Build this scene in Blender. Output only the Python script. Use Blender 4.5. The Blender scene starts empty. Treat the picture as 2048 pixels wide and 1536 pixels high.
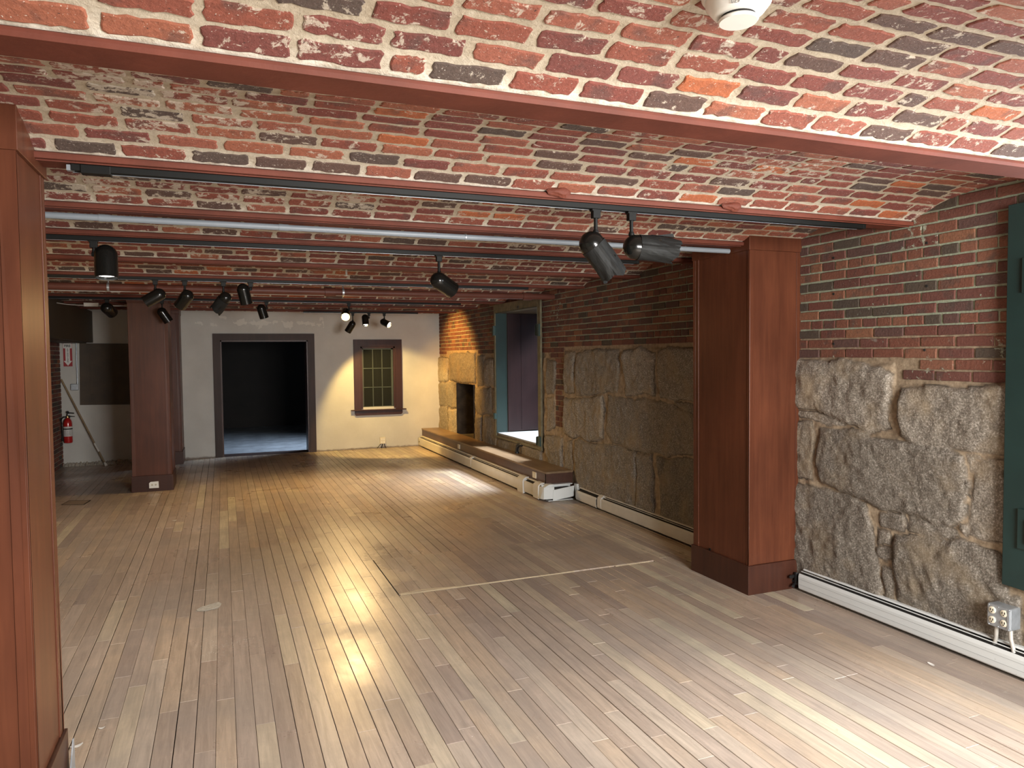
import bpy, bmesh, math, random
import numpy as np
from mathutils import Vector, Matrix

# ------------------------------------------------------------------ camera, light, exposure
scn = bpy.context.scene
C = scn.collection
YAW, PITCH, ROLL, FPX = 0.379938571, -0.0403782321, -0.0101890709, 1448.3
cf = Vector((math.sin(YAW)*math.cos(PITCH), math.cos(YAW)*math.cos(PITCH), math.sin(PITCH)))
r0 = Vector((math.cos(YAW), -math.sin(YAW), 0)); u0 = r0.cross(cf)
cr = math.cos(ROLL)*r0 + math.sin(ROLL)*u0; cu = cr.cross(cf)
cam_d = bpy.data.cameras.new('camera'); cam = bpy.data.objects.new('camera', cam_d); C.objects.link(cam)
cam.matrix_world = Matrix(((cr.x, cu.x, -cf.x, 0), (cr.y, cu.y, -cf.y, 0), (cr.z, cu.z, -cf.z, 1.65), (0, 0, 0, 1)))
cam_d.sensor_fit = 'HORIZONTAL'; cam_d.sensor_width = 36.0; cam_d.lens = FPX/2048*36.0
cam_d.clip_start = 0.05; cam_d.clip_end = 200
scn.camera = cam
scn.view_settings.view_transform = 'Standard'; scn.view_settings.look = 'None'
scn.view_settings.gamma = 1.0; scn.view_settings.use_curve_mapping = False
scn.view_settings.exposure = 0.2

w = bpy.data.worlds.new('world'); scn.world = w; w.use_nodes = True
wb = w.node_tree.nodes['Background']; wb.inputs[0].default_value = (0.55, 0.75, 1.0, 1); wb.inputs[1].default_value = 0.45

def area(name, loc, direction, sx, sy, power, col, spread=180):
    l = bpy.data.lights.new(name, 'AREA'); l.shape = 'RECTANGLE'; l.size = sx; l.size_y = sy
    l.energy = power; l.color = col; l.spread = math.radians(spread)
    o = bpy.data.objects.new(name, l); C.objects.link(o); o.location = loc
    o.rotation_euler = Vector(direction).to_track_quat('-Z', 'Y').to_euler()
    return o
# daylight through the wide glazed entrance behind the camera, and through the two deep windows of the right wall
area('daylight_entrance', (2.0, -1.70, 1.70), (0.0, 1, -0.75), 1.9, 1.6, 640, (1.0, 0.97, 0.93))
area('daylight_near_window', (4.75, 1.45, 1.75), (-1, 0.05, -0.55), 1.5, 1.5, 260, (0.86, 0.94, 1.0))
area('daylight_far_window', (6.3, 9.0, 4.35), (-1, 0.0, -1.32), 2.0, 2.0, 330, (0.86, 0.93, 1.0), 60)
area('daylight_back_room', (2.5, 13.9, 2.1), (-1, -0.02, -1.1), 0.7, 0.7, 38, (0.62, 0.78, 1.0), 100)

# ------------------------------------------------------------------ node helpers
def new_mat(name):
    m = bpy.data.materials.new(name); m.use_nodes = True
    nt = m.node_tree; b = nt.nodes['Principled BSDF']
    return m, nt, b
def nd(nt, t, **kw):
    n = nt.nodes.new(t)
    for k, v in kw.items(): setattr(n, k, v)
    return n
def noise(nt, vec, scale, detail=4, rough=0.55, dist=0.0):
    n = nd(nt, 'ShaderNodeTexNoise'); n.inputs['Scale'].default_value = scale; n.inputs['Detail'].default_value = detail
    n.inputs['Roughness'].default_value = rough; n.inputs['Distortion'].default_value = dist
    if vec is not None: nt.links.new(vec, n.inputs['Vector'])
    return n.outputs['Fac']
def mapping(nt, scale=(1,1,1), loc=None):
    tc = nd(nt, 'ShaderNodeTexCoord'); mp = nd(nt, 'ShaderNodeMapping')
    nt.links.new(tc.outputs['Object'], mp.inputs['Vector']); mp.inputs['Scale'].default_value = scale
    return mp.outputs['Vector']
def ramp(nt, fac, stops, interp='LINEAR'):
    r = nd(nt, 'ShaderNodeValToRGB'); cr_ = r.color_ramp; cr_.interpolation = interp
    while len(cr_.elements) < len(stops): cr_.elements.new(0.5)
    for e, (p, c) in zip(cr_.elements, stops):
        e.position = p; e.color = (c, c, c, 1) if isinstance(c, (int, float)) else (*c, 1)
    nt.links.new(fac, r.inputs['Fac']); return r.outputs['Color']
def mix(nt, fac, a, b, mode='MIX'):
    m = nd(nt, 'ShaderNodeMix', data_type='RGBA', blend_type=mode)
    def put(s, v):
        if isinstance(v, tuple): m.inputs[s].default_value = (*v, 1)
        elif isinstance(v, (int, float)): m.inputs[s].default_value = v
        else: nt.links.new(v, m.inputs[s])
    put(0, fac); put(6, a); put(7, b); return m.outputs[2]
def mth(nt, op, a, b=None, clamp=False):
    m = nd(nt, 'ShaderNodeMath', operation=op, use_clamp=clamp)
    for i, v in enumerate((a, b)):
        if v is None: continue
        if isinstance(v, (int, float)): m.inputs[i].default_value = v
        else: nt.links.new(v, m.inputs[i])
    return m.outputs[0]
def attr(nt, name):
    a = nd(nt, 'ShaderNodeAttribute', attribute_name=name); return a.outputs['Fac']
def bump(nt, b, h, strength=0.4, dist=0.01, normal_to=True):
    n = nd(nt, 'ShaderNodeBump'); n.inputs['Strength'].default_value = strength; n.inputs['Distance'].default_value = dist
    nt.links.new(h, n.inputs['Height']); nt.links.new(n.outputs['Normal'], b.inputs['Normal'])
def simple(name, col, rough=0.5, metal=0.0, var=0.12, scale=8, bumps=0.0, bscale=60, coat=0.0):
    m, nt, b = new_mat(name)
    v = mapping(nt); f = noise(nt, v, scale, 5)
    lo = tuple(c*(1-var) for c in col); hi = tuple(min(1, c*(1+var)) for c in col)
    nt.links.new(ramp(nt, f, [(0.3, lo), (0.7, hi)]), b.inputs['Base Color'])
    b.inputs['Roughness'].default_value = rough; b.inputs['Metallic'].default_value = metal
    b.inputs['Coat Weight'].default_value = coat
    if name.startswith('black') or name.startswith('oxide') or 'foil' in name: b.inputs['Specular IOR Level'].default_value = 0.22
    if bumps: bump(nt, b, noise(nt, v, bscale, 4), bumps, 0.004)
    return m

# ------------------------------------------------------------------ materials
def brick_mat(name, tint=(1,1,1), smear=0.55, specks=True, dk=(0.085,0.058,0.046), org=(0.38,0.11,0.042)):
    m, nt, b = new_mat(name)
    r = attr(nt, 'rnd'); k = attr(nt, 'kind')
    v = mapping(nt)
    T = lambda c: tuple(x*y for x, y in zip(c, tint))
    base = ramp(nt, r, [(0.0, T((0.235,0.068,0.042))), (0.13, T((0.185,0.050,0.036))), (0.27, T((0.275,0.088,0.054))), (0.39, T((0.155,0.045,0.035))), (0.48, T((0.10,0.056,0.042))),
                        (0.58, T((0.22,0.060,0.038))), (0.70, T((0.30,0.10,0.055))), (0.78, T(dk)), (0.87, T((0.18,0.052,0.04))), (0.96, T(org))], 'CONSTANT')
    # burnt patches inside a brick
    n1 = noise(nt, v, 9, 3); base = mix(nt, mth(nt, 'MULTIPLY', ramp(nt, n1, [(0.55, 0.0), (0.66, 1.0)]), 0.55), base, T((0.085,0.05,0.042)))
    n2 = noise(nt, v, 70, 6, 0.7); base = mix(nt, 0.5, base, mix(nt, 1.0, base, ramp(nt, n2, [(0.3, 0.55), (0.7, 1.35)]), 'MULTIPLY'))
    # mortar
    n3 = noise(nt, v, 35, 6, 0.7); mor = ramp(nt, n3, [(0.3, T((0.34,0.28,0.20))), (0.6, T((0.46,0.39,0.29))), (0.75, T((0.58,0.51,0.40)))])
    mor = mix(nt, mth(nt, 'MULTIPLY', mth(nt, 'SUBTRACT', r, 0.5, True), ramp(nt, noise(nt, v, 14, 5, 0.7), [(0.38, 0.3), (0.6, 2.0)])), mor, T((0.80,0.75,0.64)))
    # smeared mortar / lime on the bricks
    n4 = noise(nt, v, 22, 7, 0.72, 0.4); n5 = noise(nt, v, 1.7, 2)
    thr = mth(nt, 'ADD', mth(nt, 'MULTIPLY', n4, 0.75), mth(nt, 'MULTIPLY', n5, 0.45))
    sm = ramp(nt, thr, [(0.77 - 0.10*smear, 0.0), (0.80 - 0.10*smear, 1.0)])
    n6 = noise(nt, v, 160, 3, 0.6); spk = ramp(nt, n6, [(0.665, 0.0), (0.69, 1.0)])
    body = mix(nt, mth(nt, 'MULTIPLY', sm, 0.8), base, T((0.52,0.45,0.36)))
    body = mix(nt, mth(nt, 'MULTIPLY', spk, 0.75 if specks else 0.2), body, T((0.66,0.60,0.52)))
    hol = ramp(nt, noise(nt, mapping(nt, (1,1,1)), 95, 2), [(0.27, 1.0), (0.3, 0.0)]); body = mix(nt, mth(nt, 'MULTIPLY', hol, 0.8), body, (0.03,0.02,0.018))
    col = mix(nt, k, mor, body)
    lime = ramp(nt, noise(nt, v, 12, 6, 0.7, 0.5), [(0.66, 0.0), (0.71, 1.0)]); col = mix(nt, mth(nt, 'MULTIPLY', lime, 0.55*smear), col, T((0.72,0.68,0.6)))
    nt.links.new(col, b.inputs['Base Color']); b.inputs['Roughness'].default_value = 0.86
    h = mth(nt, 'ADD', mth(nt, 'MULTIPLY', n3, 0.5), n2); bump(nt, b, h, 0.6, 0.006)
    return m
M = {}
M['ceil_brick'] = brick_mat('vault_brick', (1.0,1.0,1.0), 0.95)
M['wall_brick'] = brick_mat('wall_brick', (0.74,0.98,0.96), 0.35, False, (0.135,0.052,0.044), (0.27,0.085,0.05))
M['stain_brick'] = brick_mat('left_brick', (0.8,0.85,0.85), 0.4)

def granite_mat():
    m, nt, b = new_mat('granite')
    v = mapping(nt); st = attr(nt, 'kind'); sid = attr(nt, 'rnd')
    n1 = noise(nt, v, 95, 5, 0.85); n2 = noise(nt, v, 24, 9, 0.8, 0.15); n3 = noise(nt, v, 3.2, 4)
    g = ramp(nt, n1, [(0.30, (0.045,0.037,0.03)), (0.43, (0.15,0.128,0.10)), (0.54, (0.28,0.245,0.20)), (0.63, (0.58,0.53,0.47))])
    g = mix(nt, mth(nt, 'MULTIPLY', ramp(nt, n2, [(0.36, 1.0), (0.50, 0.0)]), 0.6), g, (0.10,0.083,0.065))
    g = mix(nt, mth(nt, 'MULTIPLY', ramp(nt, n3, [(0.5, 0.0), (0.68, 1.0)]), 0.55), g, (0.34,0.255,0.15))
    g = mix(nt, 1.0, g, ramp(nt, sid, [(0.0, 0.72), (1.0, 1.2)]), 'MULTIPLY')
    n4 = noise(nt, v, 26, 6, 0.7)
    mo = ramp(nt, n4, [(0.3, (0.19,0.14,0.09)), (0.5, (0.33,0.25,0.165)), (0.7, (0.47,0.375,0.26))])
    edge = mth(nt, 'SUBTRACT', 1.0, mth(nt, 'ABSOLUTE', mth(nt, 'SUBTRACT', mth(nt, 'MULTIPLY', st, 2.0), 1.0)))  # shadow of the gaps between stones, painted into the colour along their edges
    gap_shade = ramp(nt, noise(nt, v, 6, 4, 0.6), [(0.42, 0.15), (0.6, 0.95)])
    nt.links.new(mix(nt, mth(nt, 'MULTIPLY', edge, gap_shade), mix(nt, st, mo, g), (0.035,0.026,0.02)), b.inputs['Base Color']); b.inputs['Roughness'].default_value = 0.78
    bump(nt, b, mth(nt, 'ADD', n2, mth(nt, 'MULTIPLY', n1, 0.5)), 0.7, 0.012)
    return m
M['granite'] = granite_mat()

def floor_mat(name='floorboards', dim=1.0, old=0.0):
    m, nt, b = new_mat(name)
    r = attr(nt, 'rnd'); tc = nd(nt, 'ShaderNodeTexCoord'); add = nd(nt, 'ShaderNodeVectorMath', operation='ADD')
    cmb = nd(nt, 'ShaderNodeCombineXYZ'); nt.links.new(mth(nt, 'MULTIPLY', r, 37.0), cmb.inputs[0]); nt.links.new(mth(nt, 'MULTIPLY', r, 91.0), cmb.inputs[1])
    nt.links.new(tc.outputs['Object'], add.inputs[0]); nt.links.new(cmb.outputs[0], add.inputs[1])
    mp = nd(nt, 'ShaderNodeMapping'); mp.inputs['Scale'].default_value = (14, 0.9, 1); nt.links.new(add.outputs[0], mp.inputs['Vector'])
    grain = noise(nt, mp.outputs[0], 3.0, 8, 0.7, 0.8)
    base = ramp(nt, r, [(0, (0.451, 0.355, 0.274)), (0.12, (0.490, 0.402, 0.319)), (0.25, (0.403, 0.314, 0.246)), (0.38, (0.480, 0.371, 0.274)), (0.5, (0.432, 0.345, 0.280)), (0.6, (0.528, 0.438, 0.325)), (0.7, (0.413, 0.324, 0.258)), (0.8, (0.461, 0.366, 0.291)), (0.9, (0.355, 0.278, 0.230)), (0.965, (0.576, 0.505, 0.370))], 'CONSTANT')
    base = mix(nt, 1.0, base, ramp(nt, grain, [(0.3, 0.72), (0.7, 1.18)]), 'MULTIPLY')
    v = mapping(nt)
    dirt = noise(nt, v, 1.3, 6, 0.62, 0.3); base = mix(nt, mth(nt, 'MULTIPLY', ramp(nt, dirt, [(0.42, 0.0), (0.62, 1.0)]), 0.55), base, (0.27,0.23,0.20))
    scr = noise(nt, v, 16, 8, 0.85, 1.2); base = mix(nt, mth(nt, 'MULTIPLY', ramp(nt, scr, [(0.60, 0.0), (0.70, 1.0)]), 0.3), base, (0.68,0.62,0.54))
    sc2 = noise(nt, mapping(nt, (1.0, 0.35, 1.0)), 34, 5, 0.8, 2.5); base = mix(nt, mth(nt, 'MULTIPLY', ramp(nt, sc2, [(0.64, 0.0), (0.70, 1.0)]), 0.35), base, (0.74,0.69,0.62)); stn = noise(nt, v, 5.5, 5, 0.7, 0.5); base = mix(nt, mth(nt, 'MULTIPLY', ramp(nt, stn, [(0.66, 0.0), (0.72, 1.0)]), 0.45), base, (0.24,0.16,0.115))
    if dim != 1.0: base = mix(nt, 1.0, base, (dim, dim, dim), 'MULTIPLY')
    nt.links.new(base, b.inputs['Base Color'])
    nt.links.new(ramp(nt, dirt, [(0.35, 0.25), (0.65, 0.45)]), b.inputs['Roughness'])
    bump(nt, b, mth(nt, 'ADD', mth(nt, 'MULTIPLY', grain, 0.6), mth(nt, 'ADD', noise(nt, v, 9, 3), mth(nt, 'MULTIPLY', noise(nt, v, 70, 3), 0.12))), 0.09, 0.005)
    return m
M['floor'] = floor_mat()
M['hatch'] = floor_mat('hatch_boards', 0.97)

def wood_mat(name, c1, c2, rough=0.36, coat=0.25, vert=True):
    m, nt, b = new_mat(name)
    v = mapping(nt, (9, 9, 0.55) if vert else (9, 0.55, 9))
    g = noise(nt, v, 3.0, 7, 0.62, 0.5); g2 = noise(nt, mapping(nt, (1.3,1.3,0.7)), 2.2, 3)
    col = ramp(nt, g, [(0.28, c1), (0.72, c2)]); col = mix(nt, 0.8, col, mix(nt, 1.0, col, ramp(nt, g2, [(0.35, 0.78), (0.65, 1.2)]), 'MULTIPLY'))
    nt.links.new(col, b.inputs['Base Color']); b.inputs['Roughness'].default_value = rough; b.inputs['Specular IOR Level'].default_value = 0.22; b.inputs['Coat Weight'].default_value = coat
    b.inputs['Coat Roughness'].default_value = 0.3
    bump(nt, b, g, 0.05, 0.002); return m
M['cherry'] = wood_mat('cherry_wood', (0.070,0.0205,0.0100), (0.108,0.034,0.0160), 0.4, 0.1)
M['cherry_dark'] = wood_mat('dark_cherry_wood', (0.040,0.0145,0.0095), (0.062,0.022,0.013), 0.4, 0.1)
M['panel_wood'] = wood_mat('shutter_panel_wood', (0.022,0.0095,0.0100), (0.032,0.0135,0.0135), 0.45)
M['brown_trim'] = wood_mat('brown_door_trim', (0.040,0.026,0.023), (0.058,0.036,0.030), 0.5, 0.0)
M['sill_wood'] = wood_mat('brown_red_window_trim', (0.034,0.0125,0.0095), (0.052,0.019,0.0135), 0.45, 0.1)
M['bench_top'] = wood_mat('bench_top_board', (0.16,0.105,0.06), (0.23,0.155,0.09), 0.42, 0.1, False)
M['bench_front'] = wood_mat('bench_front_board', (0.06,0.03,0.022), (0.085,0.04,0.028), 0.4, 0.2, False)
M['pale_wood'] = wood_mat('pale_worn_wood', (0.48,0.38,0.24), (0.62,0.52,0.36), 0.6, 0.0, False)
M['pole_wood'] = wood_mat('broom_handle_wood', (0.26,0.18,0.10), (0.36,0.26,0.15), 0.5, 0.1)

def plaster_mat():
    m, nt, b = new_mat('painted_plaster'); v = mapping(nt)
    n1 = noise(nt, v, 2.2, 5, 0.6); col = ramp(nt, n1, [(0.3, (0.50,0.49,0.455)), (0.7, (0.58,0.57,0.53))])
    # flaked paint along the top of the wall: band near z = 2.22, between the column and the door head
    sep = nd(nt, 'ShaderNodeSeparateXYZ'); nt.links.new(v, sep.inputs[0])
    band = mth(nt, 'MULTIPLY', mth(nt, 'SUBTRACT', 1.0, mth(nt, 'MULTIPLY', mth(nt, 'ABSOLUTE', mth(nt, 'SUBTRACT', sep.outputs[2], 2.23)), 9.0), True),
               mth(nt, 'MULTIPLY', mth(nt, 'LESS_THAN', sep.outputs[0], 1.65), mth(nt, 'GREATER_THAN', sep.outputs[0], -0.4)))
    n2 = noise(nt, v, 7.5, 3, 0.5); fl = ramp(nt, mth(nt, 'ADD', n2, mth(nt, 'MULTIPLY', band, 0.16)), [(0.655, 0.0), (0.665, 1.0)])
    fl = mth(nt, 'MULTIPLY', fl, mth(nt, 'GREATER_THAN', band, 0.05))
    col = mix(nt, fl, col, (0.66,0.645,0.59))
    low = ramp(nt, mth(nt, 'ADD', sep.outputs[2], mth(nt, 'MULTIPLY', noise(nt, v, 14, 4), 0.05)), [(0.035, 1.0), (0.06, 0.0)])
    col = mix(nt, mth(nt, 'MULTIPLY', low, 0.8), col, (0.14,0.10,0.075))
    nt.links.new(col, b.inputs['Base Color']); b.inputs['Roughness'].default_value = 0.8
    bump(nt, b, mth(nt, 'ADD', noise(nt, v, 40, 4), mth(nt, 'MULTIPLY', fl, 0.6)), 0.25, 0.004); return m
M['plaster'] = plaster_mat()
M['beam'] = simple('oxide_red_beam_paint', (0.12,0.033,0.020), 0.62, 0, 0.2, 5, 0.25, 40)
M['pipe_red'] = simple('oxide_red_pipe_paint', (0.12,0.043,0.030), 0.42, 0, 0.18, 4)
M['black'] = simple('black_metal_paint', (0.006,0.0062,0.0056), 0.5, 0.0, 0.15, 6)
M['black_gloss'] = simple('black_fixture_paint', (0.007,0.0072,0.0064), 0.25, 0.0, 0.12, 6, coat=0.4)
M['foil'] = simple('matte_black_foil', (0.014,0.0145,0.014), 0.6, 0.1, 0.25, 12, 0.5, 22)
M['grey_pipe'] = simple('grey_painted_pipe', (0.20,0.225,0.25), 0.45, 0.0, 0.06, 5)
M['galv'] = simple('galvanised_steel', (0.42,0.46,0.50), 0.38, 0.7, 0.12, 30)
M['galv_pale'] = simple('pale_conduit', (0.48,0.46,0.42), 0.45, 0.3, 0.1, 20)
M['heater'] = simple('white_heater_enamel', (0.60,0.585,0.54), 0.35, 0.0, 0.06, 6)
def chipped():
    m, nt, b_ = new_mat('scuffed_white_heater_enamel'); v = mapping(nt); n1 = noise(nt, v, 75, 3, 0.6); n2 = noise(nt, v, 3.0, 3)
    f = ramp(nt, mth(nt, 'ADD', n1, mth(nt, 'MULTIPLY', n2, 0.25)), [(0.855, 0.0), (0.875, 1.0)])
    nt.links.new(mix(nt, f, (0.62,0.645,0.64), (0.27,0.27,0.26)), b_.inputs['Base Color']); b_.inputs['Roughness'].default_value = 0.36; return m
M['heater_near'] = chipped()
M['slot'] = simple('dark_slot', (0.012,0.010,0.009), 0.8)
M['green'] = simple('dark_green_paint', (0.018,0.050,0.045), 0.42, 0.0, 0.15, 5, 0.1, 30)
M['teal'] = simple('teal_green_paint', (0.012,0.030,0.028), 0.4, 0.0, 0.15, 5)
M['iron'] = simple('old_olive_iron', (0.175,0.155,0.095), 0.5, 0.35, 0.3, 14, 0.3, 60)
M['white_plastic'] = simple('white_plastic', (0.78,0.77,0.72), 0.35, 0, 0.03, 6)
M['ivory'] = simple('ivory_plastic', (0.68,0.63,0.50), 0.35, 0, 0.04, 6)
M['red'] = simple('fire_red_paint', (0.42,0.015,0.015), 0.22, 0, 0.06, 6, coat=0.5)
M['sign_red'] = simple('sign_red', (0.33,0.012,0.018), 0.45, 0, 0.04, 6)
M['sign_white'] = simple('sign_white', (0.72,0.70,0.66), 0.45, 0, 0.03, 6)
M['ink'] = simple('black_ink', (0.012,0.012,0.014), 0.5, 0, 0.05, 6)
M['label_white'] = simple('paper_label', (0.62,0.60,0.57), 0.5, 0, 0.12, 60)
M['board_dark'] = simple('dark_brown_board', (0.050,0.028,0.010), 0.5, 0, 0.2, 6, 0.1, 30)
M['duct'] = simple('dark_brown_soffit_paint', (0.046,0.030,0.015), 0.55, 0, 0.12, 3)
M['stone_sill'] = simple('pale_sill_stone', (0.26,0.275,0.285), 0.6, 0, 0.12, 8, 0.2, 40)
M['concrete'] = simple('grey_concrete', (0.22,0.23,0.24), 0.7, 0, 0.3, 4, 0.3, 20)
M['dark_stone'] = simple('dark_recess_stone', (0.050,0.038,0.026), 0.9, 0, 0.4, 9, 0.5, 30)  # lining of the square recess, darker brown than the wall granite
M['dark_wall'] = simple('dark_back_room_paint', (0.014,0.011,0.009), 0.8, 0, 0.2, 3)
M['rubble'] = simple('crumbled_plaster', (0.42,0.38,0.32), 0.9, 0, 0.4, 25, 0.6, 60)
M['dust'] = simple('white_debris', (0.75,0.73,0.68), 0.9, 0, 0.1, 20)
M['dark_metal'] = simple('dark_pipe_fitting', (0.03,0.032,0.034), 0.35, 0.5, 0.2, 10)
M['brass'] = simple('brass_fitting', (0.55,0.40,0.18), 0.35, 0.8, 0.1, 10)
M['void'] = simple('dark_gap', (0.01,0.009,0.008), 0.9)
M['mullion'] = simple('grey_green_sash_paint', (0.045,0.055,0.036), 0.5, 0, 0.1, 8)
def glass_mat():
    m, nt, b = new_mat('window_glass'); b.inputs['Base Color'].default_value = (0.02,0.022,0.02,1)
    b.inputs['Roughness'].default_value = 0.06; b.inputs['Specular IOR Level'].default_value = 0.15; n = noise(nt, mapping(nt), 6, 2); bump(nt, b, n, 0.05, 0.003); 
    tr = nd(nt, 'ShaderNodeBsdfTransparent'); mx = nd(nt, 'ShaderNodeMixShader'); mx.inputs[0].default_value = 0.8
    out = nt.nodes['Material Output']; nt.links.new(b.outputs[0], mx.inputs[2]); nt.links.new(tr.outputs[0], mx.inputs[1]); nt.links.new(mx.outputs[0], out.inputs[0]); return m
M['glass'] = glass_mat()
def clear_glass():
    m, nt, b = new_mat('clear_window_glass'); tr = nd(nt, 'ShaderNodeBsdfTransparent'); gl = nd(nt, 'ShaderNodeBsdfGlossy'); gl.inputs['Roughness'].default_value = 0.02
    n = noise(nt, mapping(nt), 2, 2); nt.links.new(ramp(nt, n, [(0, 0.05), (1, 0.08)]), gl.inputs['Roughness'])
    mx = nd(nt, 'ShaderNodeMixShader'); mx.inputs[0].default_value = 0.08; nt.links.new(tr.outputs[0], mx.inputs[1]); nt.links.new(gl.outputs[0], mx.inputs[2])
    nt.links.new(mx.outputs[0], nt.nodes['Material Output'].inputs[0]); return m
M['clear'] = clear_glass()
def emit(name, col, s):
    m, nt, b = new_mat(name); b.inputs['Base Color'].default_value = (0.8,0.8,0.8,1)
    n = noise(nt, mapping(nt), 3, 1); nt.links.new(ramp(nt, n, [(0, col), (1, col)]), b.inputs['Emission Color']); b.inputs['Emission Strength'].default_value = s; return m
M['lamp_warm'] = emit('lit_warm_lamp', (1.0,0.60,0.14), 80)
M['lamp_white'] = emit('lit_white_lamp', (1.0,0.88,0.68), 9)
M['lamp_cool'] = emit('lit_cool_lamp', (1.0,0.95,0.88), 4)
M['lens_off'] = simple('frosted_lamp_lens', (0.75,0.77,0.78), 0.3)

# ------------------------------------------------------------------ mesh helpers
class MB:
    def __init__(s): s.v = []; s.f = []; s.mi = []
    def add(s, vs, fs, mi=0):
        o = len(s.v); s.v += [tuple(p) for p in vs]; s.f += [tuple(i+o for i in f) for f in fs]; s.mi += [mi]*len(fs); return s
    def box(s, x0, x1, y0, y1, z0, z1, mi=0):
        x0, x1 = min(x0,x1), max(x0,x1); y0, y1 = min(y0,y1), max(y0,y1); z0, z1 = min(z0,z1), max(z0,z1)
        v = [(x0,y0,z0),(x1,y0,z0),(x1,y1,z0),(x0,y1,z0),(x0,y0,z1),(x1,y0,z1),(x1,y1,z1),(x0,y1,z1)]
        return s.add(v, [(0,3,2,1),(4,5,6,7),(0,1,5,4),(1,2,6,5),(2,3,7,6),(3,0,4,7)], mi)
    def tube(s, pts, r, n=12, mi=0, cap=True):
        pts = [Vector(p) for p in pts]; rs = r if isinstance(r, (list, tuple)) else [r]*len(pts)
        rings = []; prev = None
        for i, p in enumerate(pts):
            if i == 0: d = pts[1]-pts[0]
            elif i == len(pts)-1: d = pts[-1]-pts[-2]
            else: d = (pts[i+1]-p).normalized() + (p-pts[i-1]).normalized()
            d.normalize()
            if prev is None:
                a = Vector((0,0,1)) if abs(d.z) < 0.9 else Vector((1,0,0)); x = d.cross(a).normalized()
            else: x = (prev - d*prev.dot(d)).normalized()
            prev = x; y = d.cross(x)
            rings.append([p + rs[i]*(math.cos(2*math.pi*k/n)*x + math.sin(2*math.pi*k/n)*y) for k in range(n)])
        v = [q for R_ in rings for q in R_]; f = []
        for i in range(len(pts)-1):
            for k in range(n): f.append((i*n+k, i*n+(k+1) % n, (i+1)*n+(k+1) % n, (i+1)*n+k))
        if cap: f.append(tuple(range(n-1, -1, -1))); f.append(tuple((len(pts)-1)*n+k for k in range(n)))
        return s.add(v, f, mi)
    def lathe(s, prof, origin=(0,0,0), axis=(0,0,1), n=24, mi=0):
        a = Vector(axis).normalized(); h = Vector((0,0,1)) if abs(a.z) < 0.9 else Vector((1,0,0)); x = a.cross(h).normalized(); y = a.cross(x); o = Vector(origin)
        v = [o + a*t + r*(math.cos(2*math.pi*k/n)*x + math.sin(2*math.pi*k/n)*y) for r, t in prof for k in range(n)]
        f = []
        for i in range(len(prof)-1):
            for k in range(n): f.append((i*n+k, i*n+(k+1) % n, (i+1)*n+(k+1) % n, (i+1)*n+k))
        if prof[0][0] > 1e-4: f.append(tuple(range(n-1, -1, -1)))
        if prof[-1][0] > 1e-4: f.append(tuple((len(prof)-1)*n+k for k in range(n)))
        return s.add(v, f, mi)
    def prism(s, poly, plane, a, b, mi=0):
        """poly in 2d; plane 'x','y','z' = axis of extrusion from a to b"""
        def P(u, w_, t): return {'x': (t,u,w_), 'y': (u,t,w_), 'z': (u,w_,t)}[plane]
        n = len(poly); v = [P(u, w_, a) for u, w_ in poly] + [P(u, w_, b) for u, w_ in poly]
        f = [tuple(range(n)), tuple(range(2*n-1, n-1, -1))] + [(i, (i+1) % n, n+(i+1) % n, n+i) for i in range(n)]
        return s.add(v, f, mi)
    def split(s):
        par = list(range(len(s.v)))
        def fd(a):
            while par[a] != a: par[a] = par[par[a]]; a = par[a]
            return a
        for f in s.f:
            for k in f[1:]: par[fd(k)] = fd(f[0])
        gr = {}
        for f, mi in zip(s.f, s.mi): gr.setdefault(fd(f[0]), []).append((f, mi))
        out = []
        for fs in gr.values():
            m = MB(); mp_ = {}
            for f, mi in fs:
                for k in f:
                    if k not in mp_: mp_[k] = len(m.v); m.v.append(s.v[k])
                m.f.append(tuple(mp_[k] for k in f)); m.mi.append(mi)
            out.append(m)
        return out
    def build_each(s, name, *a, **k): return [m.build(name, *a, **k) for m in s.split()]
    def build(s, name, mats, parent=None, smooth=False, bevel=0.0, attrs=None, recalc=True, loc=None):
        me = bpy.data.meshes.new(name)
        vs = s.v
        if loc: vs = [(x-loc[0], y-loc[1], z-loc[2]) for x, y, z in vs]
        me.from_pydata(vs, [], s.f)
        for m in (mats if isinstance(mats, (list, tuple)) else [mats]): me.materials.append(m)
        me.polygons.foreach_set('material_index', s.mi)
        if attrs:
            for k, arr in attrs.items():
                a = me.attributes.new(k, 'FLOAT', 'POINT'); a.data.foreach_set('value', arr)
        if recalc:
            bm = bmesh.new(); bm.from_mesh(me)
            bmesh.ops.remove_doubles(bm, verts=bm.verts, dist=1e-5) if not attrs else None
            bmesh.ops.recalc_face_normals(bm, faces=bm.faces); bm.to_mesh(me); bm.free()
        if smooth:
            me.polygons.foreach_set('use_smooth', [True]*len(me.polygons))
            try: me.set_sharp_from_angle(angle=math.radians(38))
            except Exception: pass
        o = bpy.data.objects.new(name, me); C.objects.link(o)
        if loc: o.location = loc
        if bevel:
            bv = o.modifiers.new('bevel', 'BEVEL'); bv.width = bevel; bv.segments = 2; bv.limit_method = 'ANGLE'
        if parent is not None:
            o.parent = parent
            if any(abs(c) > 1e-9 for c in parent.location): o.matrix_parent_inverse = Matrix.Translation(parent.location).inverted()
        return o
def thing(name, label, cat, loc, group=None):
    o = bpy.data.objects.new(name, None); C.objects.link(o); o.location = loc; o.empty_display_size = 0.1
    return tag(o, label, cat, group)
def tag(o, label, cat, group=None):
    o['label'] = label; o['category'] = cat
    if group: o['group'] = group
    return o
def structure(o, label=None):
    o['kind'] = 'structure'
    if label: o['label'] = label
    return o
rnd = random.Random(7)

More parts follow.
